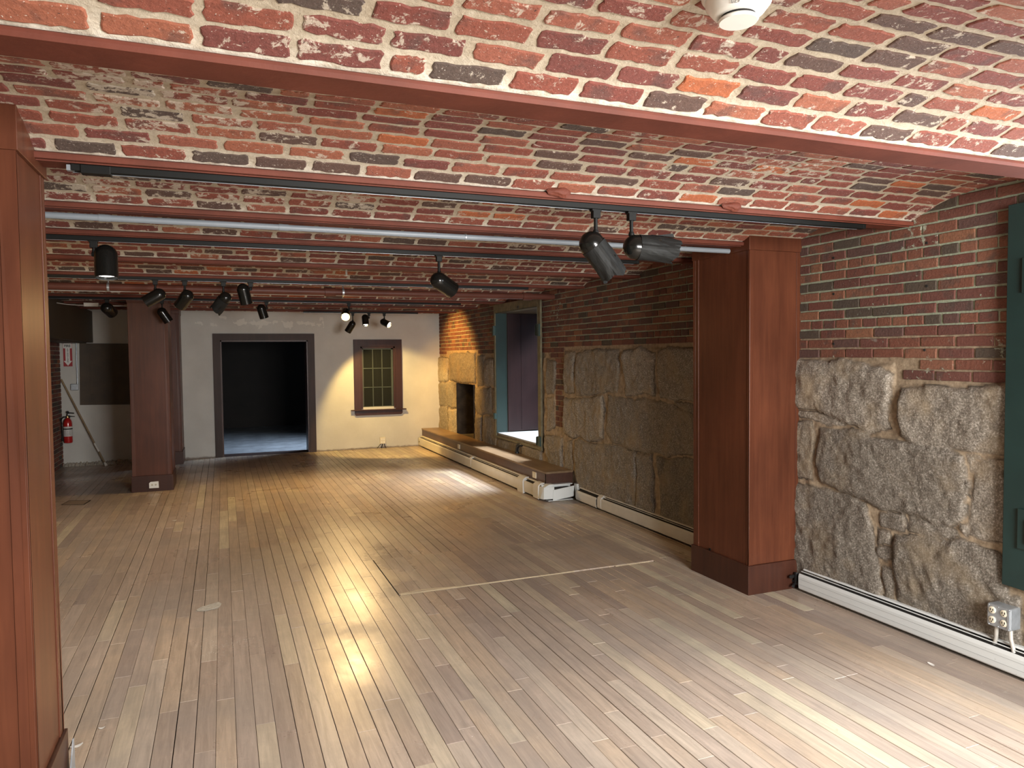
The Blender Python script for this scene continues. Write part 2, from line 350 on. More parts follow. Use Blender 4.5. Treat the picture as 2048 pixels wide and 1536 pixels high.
# ------------------------------------------------------------------ brick fields
XL, XR, YB, ZF = -2.32, 3.73, 12.9, 2.37       # left wall, right wall, back wall, underside of beams
YN = -1.3                                       # wall with the entrance, behind the camera
BEAMS = [-0.3, 0.85, 2.0, 3.12, 4.05, 4.87, 6.06, 7.2, 8.4, 9.6, 10.8, 11.9, 13.02]
def outline(rn, L, H, jit, n_l, n_h, corner):
    """irregular rounded brick outline centred on 0"""
    pts = []; a, b_ = L/2, H/2
    for i in range(n_l+1): pts.append((-a+corner+(L-2*corner)*i/n_l, -b_))
    for i in range(n_h+1): pts.append((a, -b_+corner+(H-2*corner)*i/n_h))
    for i in range(n_l+1): pts.append((a-corner-(L-2*corner)*i/n_l, b_))
    for i in range(n_h+1): pts.append((-a, b_-corner-(H-2*corner)*i/n_h))
    out = []
    for (x, y) in pts:
        j = jit*(rn.random()**1.5)
        d = math.hypot(x, y) + 1e-6
        out.append((x*(1 - j/max(abs(x), .03)) if abs(abs(x)-a) < 1e-6 else x + rn.uniform(-.3, .3)*jit,
                    y*(1 - j/max(abs(y), .03)) if abs(abs(y)-b_) < 1e-6 else y + rn.uniform(-.3, .3)*jit))
    return out
class Field:
    def __init__(s): s.mb = MB(); s.r = []; s.k = []
    def raw(s, vs, fs, r, k, mi=0):
        s.mb.add(vs, fs, mi); s.r += [r]*len(vs); s.k += [k]*len(vs)
    def brick(s, rn, cx, cy, L, H, jit, mapf, h, n_l=5, n_h=2, corner=0.008, ang=0.0):
        o = outline(rn, L, H, jit, n_l, n_h, corner); n = len(o); r = rn.random()
        sc = 1 - 0.004/(H/2)
        vs = []; ca, sa = math.cos(ang), math.sin(ang)
        tilt = rn.uniform(-.0012, .0012)
        for (x, y), dz in [(p, -0.010) for p in o] + [(p, h*0.55) for p in o] + [((x*(1-0.004/(L/2)), y*sc), h+tilt) for x, y in o]:
            vs.append(mapf(cx + x*ca - y*sa, cy + x*sa + y*ca, dz))
        fs = [(i, (i+1) % n, n+(i+1) % n, n+i) for i in range(n)] + [(n+i, n+(i+1) % n, 2*n+(i+1) % n, 2*n+i) for i in range(n)] + [tuple(range(2*n, 3*n))]
        s.raw(vs, fs, r, 1.0)
    def build(s, name, mat): return s.mb.build(name, mat, attrs={'rnd': s.r, 'kind': s.k}, recalc=True)

# ceiling: shallow brick vaults springing from beam to beam, courses running with the beams
fl = Field(); rn = random.Random(3)
for bi in range(len(BEAMS)-1):
    ya, yb = BEAMS[bi]+0.045, BEAMS[bi+1]-0.045; span = yb-ya; rise = 0.115*span
    def vault(u, v, dz, ya=ya, span=span, rise=rise):
        t = (v-ya)/span; q = 1-(2*t-1)**2
        sl = -rise*4*(2*t-1)/span                      # dz/dy
        nl = math.hypot(1, sl)
        return (u, v + dz*sl/nl, ZF + 0.022 + rise*q - dz/nl)
    ns = 24
    vs = [vault(x, ya + span*j/ns, 0) for x in (XL-.02, XR+.02) for j in range(ns+1)]
    fl.raw(vs, [(j, j+1, ns+1+j+1, ns+1+j) for j in range(ns)], 0.5, 0.0); fl.r[-2*(ns+1):] = [0.5 + 0.5*max(0, 1-min(j, ns-j)/2.5) for _ in (0, 1) for j in range(ns+1)]
    rows = max(6, round(span*1.03/0.082)); H = (span-.034)/rows; y_0 = ya+.017; near = BEAMS[bi] < 5
    for j in range(rows):
        off = rn.uniform(-.02, .02) + (0.5 if j % 2 else 0)*0.222
        u = XL - off
        while u < XR:
            L = 0.206 + rn.uniform(-.014, .010); 
            if rn.random() < 0.04: L = 0.095
            a, b_ = max(u, XL), min(u+L, XR)
            if b_-a > 0.03:
                fl.brick(rn, (a+b_)/2, y_0 + H*(j+.5) + rn.uniform(-.003, .003), b_-a, H-0.014 + rn.uniform(-.006, .004), 0.009, vault, 0.0045, 7 if near else 4, 3 if near else 1, 0.010, rn.uniform(-.012, .012))
            u += L + 0.016 + rn.uniform(-.005, .006)
structure(fl.build('ceiling', M['ceil_brick']), 'low brick ceiling of shallow vaults with thick pale mortar joints')

# ------------------------------------------------------------------ right wall: granite blocks below, brick above, two deep openings
STONES = [[[3.97,1.59],[3.57,1.57],[3.27,1.55],[3.19,1.51],[3.19,1.35],[3.2,1.2],[3.33,1.14],[3.43,1.18],[3.57,1.21],[3.76,1.26],[3.98,1.28]],[[3.96,1.25],[3.7,1.23],[3.51,1.19],[3.66,1.15],[3.86,1.18],[3.97,1.2]],[[3.09,1.42],[2.94,1.45],[2.56,1.45],[2.49,1.46],[2.48,1.42],[2.47,1.12],[2.6,1.11],[2.8,1.13],[3.02,1.11],[3.11,1.16],[3.11,1.27]],[[3.98,1.15],[3.82,1.16],[3.79,1.06],[3.79,0.77],[3.98,0.76]],[[3.75,1.11],[3.48,1.15],[3.31,1.12],[3.13,1.11],[2.8,1.11],[2.72,1.07],[2.72,0.94],[2.72,0.81],[2.71,0.75],[2.79,0.67],[2.93,0.68],[3.07,0.69],[3.3,0.71],[3.51,0.74],[3.71,0.77],[3.75,0.91]],[[2.66,1.05],[2.48,1.09],[2.47,0.64],[2.54,0.63],[2.67,0.64],[2.68,0.81],[2.67,0.94]],[[3.98,0.71],[3.75,0.72],[3.51,0.72],[3.35,0.69],[3.3,0.59],[3.27,0.5],[3.25,0.35],[3.25,0.19],[3.25,0.12],[3.69,0.09],[3.97,0.08]],[[3.24,0.68],[3.08,0.68],[3.07,0.62],[3.08,0.57],[3.24,0.59]],[[3.06,0.68],[2.86,0.68],[2.76,0.65],[2.74,0.62],[2.92,0.58],[3.06,0.58]],[[3.25,0.57],[3.16,0.56],[3.15,0.48],[3.24,0.46]],[[3.25,0.44],[3.15,0.46],[3.16,0.38],[3.2,0.36],[3.25,0.37]],[[3.23,0.33],[3.16,0.34],[3.15,0.26],[3.15,0.12],[3.22,0.11],[3.23,0.26]],[[3.13,0.54],[2.92,0.57],[2.73,0.6],[2.64,0.59],[2.51,0.58],[2.5,0.5],[2.47,0.4],[2.4,0.41],[2.39,0.08],[2.65,0.07],[2.92,0.08],[3.11,0.1],[3.14,0.33]],[[2.7,1.09],[2.63,1.09],[2.6,1.08],[2.67,1.06],[2.67,1.0],[2.69,0.99]],[[2.72,0.94],[2.69,0.94],[2.69,0.85],[2.72,0.87]],[[2.71,0.81],[2.69,0.81],[2.69,0.74],[2.71,0.74]],[[2.74,0.69],[2.69,0.7],[2.68,0.62],[2.73,0.65]],[[7.62,1.69],[7.38,1.68],[7.41,1.22],[7.65,1.21]],[[7.34,1.66],[6.8,1.71],[6.39,1.69],[6.39,1.41],[6.43,1.26],[6.93,1.22],[7.34,1.19]],[[6.3,1.68],[5.98,1.69],[5.71,1.67],[5.73,1.43],[5.73,1.27],[6.25,1.25],[6.28,1.42]],[[5.65,1.68],[5.09,1.68],[4.94,1.68],[4.94,1.25],[5.09,1.25],[5.38,1.24],[5.64,1.26],[5.67,1.47]],[[7.65,1.12],[6.73,1.2],[6.69,1.08],[6.7,0.77],[6.94,0.72],[7.37,0.7],[7.66,0.74]],[[6.6,1.2],[6.18,1.21],[5.73,1.21],[5.49,1.19],[5.22,1.16],[5.1,1.12],[5.1,0.81],[5.5,0.74],[5.98,0.71],[6.54,0.73],[6.64,0.85]],[[5.44,1.22],[5.12,1.22],[5.1,1.14],[5.3,1.19]],[[7.38,0.66],[6.62,0.7],[6.05,0.69],[6.07,0.14],[6.55,0.14],[7.03,0.13],[7.38,0.16]],[[6.03,0.67],[5.76,0.7],[5.76,0.11],[6.05,0.12]],[[5.66,0.69],[5.27,0.73],[5.09,0.77],[5.09,0.14],[5.38,0.09],[5.64,0.1]],[[8.13,1.57],[7.89,1.55],[7.93,1.18],[8.14,1.17]],[[8.14,1.12],[7.9,1.13],[7.91,0.76],[8.15,0.71]],[[8.15,0.65],[7.71,0.67],[7.69,0.3],[8.07,0.27],[8.21,0.48]],[[7.66,0.63],[7.44,0.68],[7.45,0.25],[7.64,0.27]],[[13.06,1.6],[12.32,1.61],[12.3,1.44],[12.34,1.2],[13.08,1.16]],[[12.23,1.66],[11.56,1.7],[10.84,1.68],[10.84,1.21],[11.25,1.19],[12.25,1.22]],[[10.76,1.63],[10.43,1.64],[10.45,1.21],[10.78,1.18]],[[10.37,1.59],[9.96,1.59],[9.97,1.19],[10.38,1.2]],[[13.1,1.13],[11.79,1.19],[11.77,0.76],[12.51,0.73],[13.02,0.73]],[[10.86,1.13],[10.14,1.16],[10.11,0.95],[10.12,0.76],[10.8,0.71],[10.9,0.91]],[[10.07,1.14],[9.91,1.15],[9.92,0.8],[10.08,0.84]],[[13.18,0.67],[12.37,0.73],[12.34,0.18],[13.21,0.12]],[[12.27,0.7],[11.81,0.73],[11.84,0.21],[12.34,0.18]],[[10.87,0.68],[10.54,0.71],[10.52,0.25],[10.89,0.23]],[[10.47,0.69],[9.95,0.75],[9.9,0.48],[9.94,0.25],[10.48,0.25]]]
WIN = [(8.33, 9.85, 0.50, 2.25), (0.72, 2.33, 0.50, 2.27)]       # far, near (y0, y1, z0, z1)
NICHE = (10.90, 11.80, 0.30, 1.18)
rs = np.random.RandomState(5)
def vnoise(Y, Z, cell, seed):
    R_ = np.random.RandomState(seed).rand(64, 64); a = Y/cell + seed*3.7; b = Z/cell + seed*1.3
    i = np.floor(a).astype(int); j = np.floor(b).astype(int); fa = a-i; fb = b-j
    fa = fa*fa*(3-2*fa); fb = fb*fb*(3-2*fb); g = lambda p, q: R_[p % 64, q % 64]
    return (g(i,j)*(1-fa)+g(i+1,j)*fa)*(1-fb) + (g(i,j+1)*(1-fa)+g(i+1,j+1)*fa)*fb - 0.5
def fbm(Y, Z, cell, seed, o=4):
    t = 0; a = 1
    for k in range(o): t = t + a*vnoise(Y, Z, cell/2**k, seed+k); a *= 0.55
    return t
def top_z(y): return 1.46 if y < 3.17 else 1.585 if y < 4.0 else 1.66 if y < 4.9 else 1.71 if y < 7.69 else 1.60 if y < 8.2 else 1.62 if y < 10.8 else 1.68 if y < 12.3 else 1.62
res = 0.0125
ys = np.arange(YN, YB+0.2, res); zs = np.arange(0.0, 1.80, res)
Y, Z = np.meshgrid(ys, zs, indexing='ij')
h = fbm(Y, Z, 0.09, 21)*0.014 + 0.016; kind = np.zeros_like(Y); sid = np.full_like(Y, .5)
TOPS = np.vectorize(lambda y: top_z(y))(ys)[:, None]; h = np.where(Z > TOPS - .012, 0.0035 + 0*Z, h); h = np.where((Y > 7.67) & (Y < 7.91) & (Z > .78), .0035, h)
Yw = Y + fbm(Y, Z, 0.22, 40)*0.05; Zw = Z + fbm(Y, Z, 0.22, 50)*0.04       # wobble outlines
extra = [[(2.35,1.45),(1.6,1.45),(1.6,1.0),(2.35,1.05)], [(-1.2,1.4),(0.6,1.4),(0.6,.75),(-1.2,.7)], [(-1.2,.66),(.6,.7),(.6,0),(-1.2,0)], [(.65,.45),(1.5,.44),(1.5,0),(.65,0)], [(1.55,.45),(2.35,.42),(2.34,0),(1.55,0)],
         [(8.3,.42),(9.0,.44),(9.0,0),(8.3,0)], [(9.05,.44),(9.85,.42),(9.85,0),(9.05,0)], [(4.05,1.6),(4.85,1.62),(4.85,1.2),(4.05,1.18)], [(4.05,1.1),(4.95,1.1),(4.95,.6),(4.05,.6)], [(4.05,.55),(4.95,.55),(4.95,0),(4.05,0)]]
ALLST = [[tuple(p) for p in s_] for s_ in STONES] + extra
for si, poly in enumerate(ALLST):
    P_ = np.array(poly); n = len(P_)
    m = (Y > P_[:,0].min()-.08) & (Y < P_[:,0].max()+.08) & (Z > P_[:,1].min()-.08) & (Z < P_[:,1].max()+.08)
    yy, zz = Yw[m], Zw[m]; d = np.full(yy.shape, 9.0); ins = np.zeros(yy.shape, bool)
    for i in range(n):
        (x1, y1), (x2, y2) = P_[i], P_[(i+1) % n]
        t = np.clip(((yy-x1)*(x2-x1)+(zz-y1)*(y2-y1))/((x2-x1)**2+(y2-y1)**2+1e-9), 0, 1)
        d = np.minimum(d, np.hypot(yy-(x1+t*(x2-x1)), zz-(y1+t*(y2-y1))))
        cnd = ((y1 > zz) != (y2 > zz)) & (yy < (x2-x1)*(zz-y1)/((y2-y1) if abs(y2-y1) > 1e-9 else 1e-9)+x1); ins ^= cnd
    sd = np.where(ins, d, -d); big = min(np.ptp(P_[:,0]), np.ptp(P_[:,1])) > 0.25
    sd = sd + (0.010 if big else 0.002); e = np.clip((sd+0.004)/(0.045 if big else 0.02), 0, 1); prof = np.sqrt(1-(1-e)**2)
    amp = 0.034 if big else 0.018
    hh = 0.012*prof + prof*(amp-.006 + (fbm(yy, zz, 0.30, 60+si)*0.024 + fbm(yy+9, zz, 0.05, 70+si)*0.010 if big else fbm(yy, zz, 0.06, 80+si)*0.01) + (rs.rand()-.5)*0.012)
    kk = np.clip((sd+0.003)/0.008, 0, 1)
    cur = h[m]; ck = kind[m]; cs = sid[m]
    nh = np.where(kk > ck, cur*(1-kk)+hh*kk + 0*cur, cur); h[m] = nh; kind[m] = np.maximum(ck, kk); cs[kk > .3] = rs.rand(); sid[m] = cs
inhole = lambda y, z: any(a < y < b_ and c < z < d_ for a, b_, c, d_ in WIN + [NICHE])
nY, nZ = Y.shape
X = XR - h
verts = np.stack([X, Y, Z], -1).reshape(-1, 3)
idx = np.arange(nY*nZ).reshape(nY, nZ)
yc = (ys[:-1]+ys[1:])/2; zc = (zs[:-1]+zs[1:])/2
YC, ZC = np.meshgrid(yc, zc, indexing='ij'); keep = np.ones(YC.shape, bool)
for a, b_, c, d_ in WIN + [NICHE]: keep &= ~((YC > a) & (YC < b_) & (ZC > c) & (ZC < d_))
q = np.stack([idx[:-1,:-1][keep], idx[:-1,1:][keep], idx[1:,1:][keep], idx[1:,:-1][keep]], -1)
wf = Field(); wf.mb.v = [tuple(p) for p in verts.tolist()]; wf.mb.f = [tuple(p) for p in q.tolist()]; wf.mb.mi = [1]*len(q)
wf.r = sid.reshape(-1).tolist(); wf.k = kind.reshape(-1).tolist()
# upper part, mortar plane behind the bricks
for (a, b_) in [(YN, WIN[1][0]), (WIN[1][0], WIN[1][1]), (WIN[1][1], WIN[0][0]), (WIN[0][0], WIN[0][1]), (WIN[0][1], YB+.2)]:
    z0 = zs[-1]-.001
    for w_ in WIN:
        if abs(w_[0]-a) < 1e-6: z0 = w_[3]
    wf.raw([(XR-.004, a, z0), (XR-.004, b_, z0), (XR-.004, b_, 2.66), (XR-.004, a, 2.66)], [(0,1,2,3)], .5, 0.0)
wmap = lambda u, v, dz: (XR - 0.006 - dz, u, v)
Hc = 0.0635; rn = random.Random(11); row = 0; z = 0.78
while z < 2.60:
    zc_ = z + Hc/2; header = row % 6 == 4; pitch = 0.107 if header else 0.215
    y = YN + (0.5*pitch if row % 2 else 0) + rn.uniform(-.01, .01)
    while y < YB+.1:
        L = pitch - 0.009 + rn.uniform(-.004, .003); yc_ = y + L/2
        zone = zc_-Hc*.45 > top_z(yc_)+.0 and zc_-Hc*.4 > top_z(y) and zc_-Hc*.4 > top_z(y+L)
        strip = min(y+L, 7.90) - max(y, 7.67) > .05 and .80 < zc_ < 1.75
        if not zone and not strip and zc_ > 1.45 and 3.15 < yc_ < 3.25: zone = False
        if (zone or strip):
            a, b_ = y, y+L
            if strip and not zone: a, b_ = max(y, 7.67), min(y+L, 7.90)
            bad = False
            for w_ in WIN:
                if w_[2] < zc_ < w_[3]+Hc*.5 and b_ > w_[0] and a < w_[1]:
                    if a < w_[0]: b_ = w_[0]
                    elif b_ > w_[1]: a = w_[1]
                    else: bad = True
            if not bad and b_-a > .03:
                wf.brick(rn, (a+b_)/2, zc_ + rn.uniform(-.0015, .0015) - 0.004*max(0, (3.5-yc_)), b_-a, Hc-0.009 + rn.uniform(-.002, .0015), 0.003, wmap, 0.006, 4, 1, 0.004, rn.uniform(-.006, .006))
        y += pitch
    z += Hc; row += 1
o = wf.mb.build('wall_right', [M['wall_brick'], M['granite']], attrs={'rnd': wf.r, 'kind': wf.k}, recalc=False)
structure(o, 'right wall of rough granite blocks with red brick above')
sm = [i < len(q) for i in range(len(o.data.polygons))]; o.data.polygons.foreach_set('use_smooth', sm)

# reveals of the openings and the niche
def tunnel(y0, y1, z0, z1, x0, x1, mb, back=False, mi=0):
    v = [(x, y_, z_) for x in (x0, x1) for y_, z_ in ((y0,z0),(y1,z0),(y1,z1),(y0,z1))]
    f = [(0,1,5,4),(1,2,6,5),(2,3,7,6),(3,0,4,7)] + ([(4,5,6,7)] if back else [])
    mb.add(v, f, mi)
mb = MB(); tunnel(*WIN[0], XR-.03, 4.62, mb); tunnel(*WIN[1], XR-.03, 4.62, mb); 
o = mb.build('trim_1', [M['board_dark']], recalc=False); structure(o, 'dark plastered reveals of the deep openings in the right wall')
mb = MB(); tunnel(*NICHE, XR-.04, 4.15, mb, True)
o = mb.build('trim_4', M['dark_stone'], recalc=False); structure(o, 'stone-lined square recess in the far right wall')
mb = MB(); 
mb.box(3.70, 4.60, 8.34, 9.84, 0.495, 0.52); mb.box(3.70, 4.60, 0.73, 2.32, 0.495, 0.52)
structure(mb.build('trim_2', M['stone_sill'], bevel=0.004), 'pale stone sills in the deep window openings')

# walls: back wall with doorway and window opening, left wall of brick, wall behind the camera with entrance
DX0, DX1, DZ = -0.03, 1.37, 1.935
WX0, WX1, WZ0, WZ1 = 2.27, 2.885, 0.745, 1.82
mb = MB()
xs = [XL-.1, DX0, DX1, WX0, WX1, XR+.02]; 
def wallrect(x0, x1, z0, z1): mb.box(x0, x1, YB, YB+.32, z0, z1)
wallrect(xs[0], xs[1], -0.02, 2.6); wallrect(xs[1], xs[2], DZ, 2.6); wallrect(xs[2], xs[3], -0.02, 2.6); wallrect(xs[3], xs[4], -0.02, WZ0); wallrect(xs[3], xs[4], WZ1, 2.6); wallrect(xs[4], xs[5], -0.02, 2.6)
structure(mb.build('wall_back', M['plaster']), 'off-white painted back wall with flaking paint under the ceiling')
lf = Field(); rn = random.Random(21)
lf.raw([(XL, YN, -.01), (XL, YB, -.01), (XL, YB, 2.6), (XL, YN, 2.6)], [(0,1,2,3)], .5, 0.0)
z = 0; row = 0
while z < 2.4:
    y = 7.0 + (0.107 if row % 2 else 0)
    while y < YB-.03:
        L = min(.206, YB-y)
        lf.brick(rn, y+L/2, z+.032, L, .054, .003, lambda u, v, dz: (XL + dz, u, v), 0.007, 3, 1, .004)
        y += .215
    z += .0635; row += 1
structure(lf.build('wall_left', M['stain_brick']), 'brick left wall')
EX0, EX1, EZ = 0.95, 3.05, 2.30
mb = MB(); mb.box(XL-.1, EX0, YN-.2, YN, 0, 2.6); mb.box(EX1, XR+.1, YN-.2, YN, 0, 2.6); mb.box(EX0, EX1, YN-.2, YN, EZ, 2.6)
structure(mb.build('wall_front', M['plaster']), 'wall with the wide entrance behind the viewer')

# floor: individual boards, dark gaps between
ff = Field(); rn = random.Random(31); BW = 0.0826; HX0, HX1, HY0, HY1 = 1.0908, 3.154, 4.865, 5.80
ff.raw([(XL-.1, YN-.3, -.012), (XR+.1, YN-.3, -.012), (XR+.1, YB+.05, -.012), (XL-.1, YB+.05, -.012)], [(0,1,2,3)], .5, 0.0, 1)
x = XL - 0.01; k = 0; x0b = 0.016 - BW*30
x = x0b
while x < XR:
    gap = 0.0016 + (0.0022 if rn.random() < .35 else 0) + (0.003 if rn.random() < .06 else 0)
    segs = [(YN-.25, YB)]
    if HX0-.03 < x + BW/2 < HX1: segs = [(YN-.25, HY0), (HY1, YB)]
    for (s0, s1) in segs:
        y = s0 - (rn.uniform(0, 1.5) if s0 < 0 else 0)
        while y < s1:
            L = rn.choice([.45, .7, .9, 1.2, 1.5, 1.9, 2.3]) * rn.uniform(.85, 1.15)
            a, b_ = max(y, s0), min(y+L, s1); r = rn.random(); dz = rn.uniform(-.0006, .0006)
            if b_-a > .02:
                xa, xb = max(x+gap/2, XL), min(x+BW-gap/2, XR); t = 0.0012
                vs = [(xa,a,-.012),(xb,a,-.012),(xb,b_-.0012,-.012),(xa,b_-.0012,-.012),(xa,a,dz-t),(xb,a,dz-t),(xb,b_-.0012,dz-t),(xa,b_-.0012,dz-t),
                      (xa+t,a+t,dz),(xb-t,a+t,dz),(xb-t,b_-.0012-t,dz),(xa+t,b_-.0012-t,dz)]
                ff.raw(vs, [(0,1,5,4),(1,2,6,5),(2,3,7,6),(3,0,4,7),(4,5,9,8),(5,6,10,9),(6,7,11,10),(7,4,8,11),(8,9,10,11)], r, 1.0)
            y += L
    x += BW; k += 1
structure(ff.mb.build('floor', [M['floor'], M['void']], attrs={'rnd': ff.r, 'kind': ff.k}, recalc=False), 'worn narrow wooden floorboards with dark gaps')

# room beyond the doorway
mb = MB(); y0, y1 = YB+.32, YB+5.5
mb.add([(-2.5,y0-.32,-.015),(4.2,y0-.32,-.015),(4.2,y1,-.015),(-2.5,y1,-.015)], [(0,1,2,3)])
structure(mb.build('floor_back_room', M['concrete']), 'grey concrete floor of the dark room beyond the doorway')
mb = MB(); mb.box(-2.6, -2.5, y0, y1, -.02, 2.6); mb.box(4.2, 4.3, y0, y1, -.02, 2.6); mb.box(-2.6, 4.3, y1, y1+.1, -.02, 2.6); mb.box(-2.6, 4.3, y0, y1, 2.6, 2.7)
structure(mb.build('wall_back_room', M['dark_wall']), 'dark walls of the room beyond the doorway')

# ------------------------------------------------------------------ beams
BL = {0.85: 'oxide-red steel ceiling beam just above the viewer, out of frame', 2.0: 'wide oxide-red steel beam crossing the ceiling nearest the viewer, nothing mounted under it',
      3.12: 'oxide-red steel beam carrying the black track with the two foil-wrapped spotlights', 4.05: 'oxide-red steel beam with the light grey pipe under it, resting on the right-hand wood-clad column',
      4.87: 'oxide-red steel beam carrying the second black track, just behind the grey pipe', 6.06: 'oxide-red steel beam with nothing under it, between the second and third black tracks',
      7.2: 'oxide-red steel beam behind the black track with four spotlights, just before the fat red pipe', 8.4: 'oxide-red steel beam just behind the fat red pipe',
      9.6: 'oxide-red steel beam over the track with the glaring lit spotlight', 10.8: 'oxide-red steel beam between the two rearmost black tracks', 11.9: 'oxide-red steel beam nearest the white back wall'}
for yb in BEAMS[1:-1]:
    hw = 0.075 if yb > 2.5 else 0.068
    root = thing('steel_beam', BL[yb], 'beam', (XL, yb, ZF), 'steel beams between the brick vaults')
    m1 = MB(); m1.prism([(yb-hw, ZF+.012), (yb-hw+.004, ZF), (yb+hw-.004, ZF), (yb+hw, ZF+.012), (yb+hw, ZF+.020), (yb+.012, ZF+.05), (yb+.012, ZF+.16), (yb-.012, ZF+.16), (yb-.012, ZF+.05), (yb-hw, ZF+.020)], 'x', XL+.002, XR-.008)
    m1.build('beam_flange', M['beam'], root)
    if 3 < yb < 13:                                              # thin rolled groove line along the underside
        m2 = MB(); m2.box(XL+.004, XR-.012, yb-hw+.028, yb-hw+.034, ZF-.004, ZF+.001); m2.build('flange_rib', M['beam'], root)

# ------------------------------------------------------------------ wood-clad columns
def column(label, x0, x1, y0, y1, hole=None, outlet=False, ztop=2.50, side='left'):
    root = thing('wood_clad_column', label, 'column', ((x0+x1)/2, (y0+y1)/2, 0), 'wood-clad columns')
    zb, zc = 0.20, 2.335
    s = 0.012                                                    # shaft sits back from base and cap
    a0, a1, b0, b1 = x0+s, x1-s if x1 < 3.7 else x1, y0+s, y1-s
    m = MB(); m.box(a0+.02, a1-.02, b0+.02, b1-.02, zb-.01, zc+.01)
    # veneer panels and stiles; each face: panel plane, stiles proud by 3 mm
    def face(axis, fixed, sgn, lo, hi, stl, sth):
        def slab(u0, u1, t0, t1, z0, z1):
            p, q_ = fixed + sgn*t0, fixed + sgn*t1
            if axis == 'x': m.box(p, q_, u0, u1, z0, z1)
            else: m.box(u0, u1, p, q_, z0, z1)
        slab(lo, hi, -.022, -.004, zb, zc)
        slab(lo, lo+stl, -.005, 0, zb, zc); slab(hi-sth, hi, -.005, 0, zb, zc)
    face('y', b0, -1, a0, a1, .045, .052)
    face('y', b1, 1, a0, a1, .045, .045)
    face('x', a0, -1, b0, b1, .012, .062)
    if x1 < 3.7: face('x', a1, 1, b0, b1, .012, .062)
    m.build('shaft', M['cherry'], root, bevel=.0015)
    b = MB(); b.box(x0, x1, y0, y1, 0, zb); b.build('base', M['cherry_dark'], root, bevel=.002)
    c = MB(); c.box(x0+.004, x1 if x1 > 3.7 else x1-.004, y0+.004, y1-.004, zc, ztop); c.build('cap', M['cherry'], root, bevel=.002)
    if hole:
        hm = MB(); hm.lathe([(0.010,0),(0.010,.004),(0.007,.004),(0.007,-.004),(0.0,-.004)], hole, (-1,0,0), 16); hm.build('grommet', M['black'], root)
    if outlet:
        ox, oz = -.828, .083
        p = MB(); p.prism([(ox-.052,oz-.04),(ox+.056,oz-.042),(ox+.054,oz+.04),(ox-.035,oz+.038),(ox-.052,oz+.022)], 'y', y0-.006, y0+.001)
        opl = p.build('outlet_plate', M['white_plastic'], root, bevel=.001)
        r_ = MB()
        for dx in (-.018, .022): r_.lathe([(0.0,0),(0.013,0),(0.013,.003),(0.0,.003)], (ox+dx, y0-.006, oz), (0,-1,0), 14)
        r_.build_each('receptacle_face', M['ivory'], opl)
        k = MB()
        for dx in (-.018, .022):
            k.box(ox+dx-.006, ox+dx-.003, y0-.0105, y0-.008, oz-.004, oz+.006); k.box(ox+dx+.003, ox+dx+.006, y0-.0105, y0-.008, oz-.004, oz+.006); k.box(ox+dx-.002, ox+dx+.002, y0-.0105, y0-.008, oz-.010, oz-.006)
        k.build_each('receptacle_slots', M['ink'], opl)
    return root
column('dark cherry wood-clad column standing against the right wall between the stone bays', 3.274, XR+.01, 3.915, 4.56, hole=(3.286, 4.347, .21))
column('glossy cherry wood-clad column cut by the left edge, nearest the viewer', -1.10, -.60, 2.815, 3.25)
column('cherry wood-clad column in the distance with a white outlet on its base', -1.075, -.605, 9.95, 10.55, outlet=True)
column('narrow cherry wood pilaster against the white back wall beside the doorway bay', -1.06, -.60, 12.33, YB)
# spots of grey scrap metal at the near column's foot
m = MB(); m.add([(-.588,3.19,.0),(-.588,3.275,.0),(-.588,3.275,.145),(-.588,3.255,.15),(-.588,3.22,.10),(-.588,3.185,.06),(-.584,3.19,.0),(-.584,3.275,.0),(-.584,3.275,.145),(-.584,3.255,.15),(-.584,3.22,.10),(-.584,3.185,.06)],
      [(0,1,2,3,4,5),(11,10,9,8,7,6)]+[(i,(i+1)%6,6+(i+1)%6,6+i) for i in range(6)])
tag(m.build('metal_scrap', M['galv'], bevel=.0008, loc=(-.586,3.23,0)), 'bent grey sheet metal scrap standing against the foot of the near left column', 'scrap')

# ------------------------------------------------------------------ heaters (hot-water baseboard). profile in (depth from wall, z)
def heater(root, axis, wall, sgn, a, b, mat, h=.15, d=.075, slots=True, tilt=0.0, nm='section'):
    """one cover section from a to b along axis ('y' runs along y with the wall at x=wall; 'x' along x)"""
    def pr(poly, name, m_, t0, t1):
        k = MB()
        pts = [(wall + sgn*dd, zz) for dd, zz in poly]
        v0 = [(p, t0, z_) if axis == 'y' else (t0, p, z_) for p, z_ in pts]
        v1 = [(p, t1, z_ + tilt) if axis == 'y' else (t1, p, z_ + tilt) for p, z_ in pts]
        n = len(pts); k.add(v0+v1, [tuple(range(n)), tuple(range(2*n-1, n-1, -1))] + [(i, (i+1) % n, n+(i+1) % n, n+i) for i in range(n)])
        return k.build(name, m_, root, bevel=.0012)
    z0 = h
    pr([(0, z0-.012), (0, z0+.004), (d*.42, z0+.004), (d*.50, z0-.001), (d*.50, z0-.005), (d*.42, z0-.002), (.006, z0-.004), (.006, .03), (0, .03)], 'back_plate', mat, a, b)
    pr([(d*.88, z0-.022), (d*.93, z0-.024), (d, z0-.042), (d, z0-.10), (d*.97, .028), (d*.88, .020), (d*.86, .024), (d*.93, .034), (d*.96, z0-.1), (d*.96, z0-.044), (d*.88, z0-.028)], 'front_cover', mat, a, b)
    if slots:
        pr([(d*.66, z0-.008), (d*.72, z0-.010), (d*.71, z0-.014), (d*.65, z0-.012)], 'louver', mat, a, b)
    pr([(.008, .05), (d*.84, .05), (d*.84, z0-.030), (.012, z0-.012)], 'element', M['slot'], a+.004, b-.004)
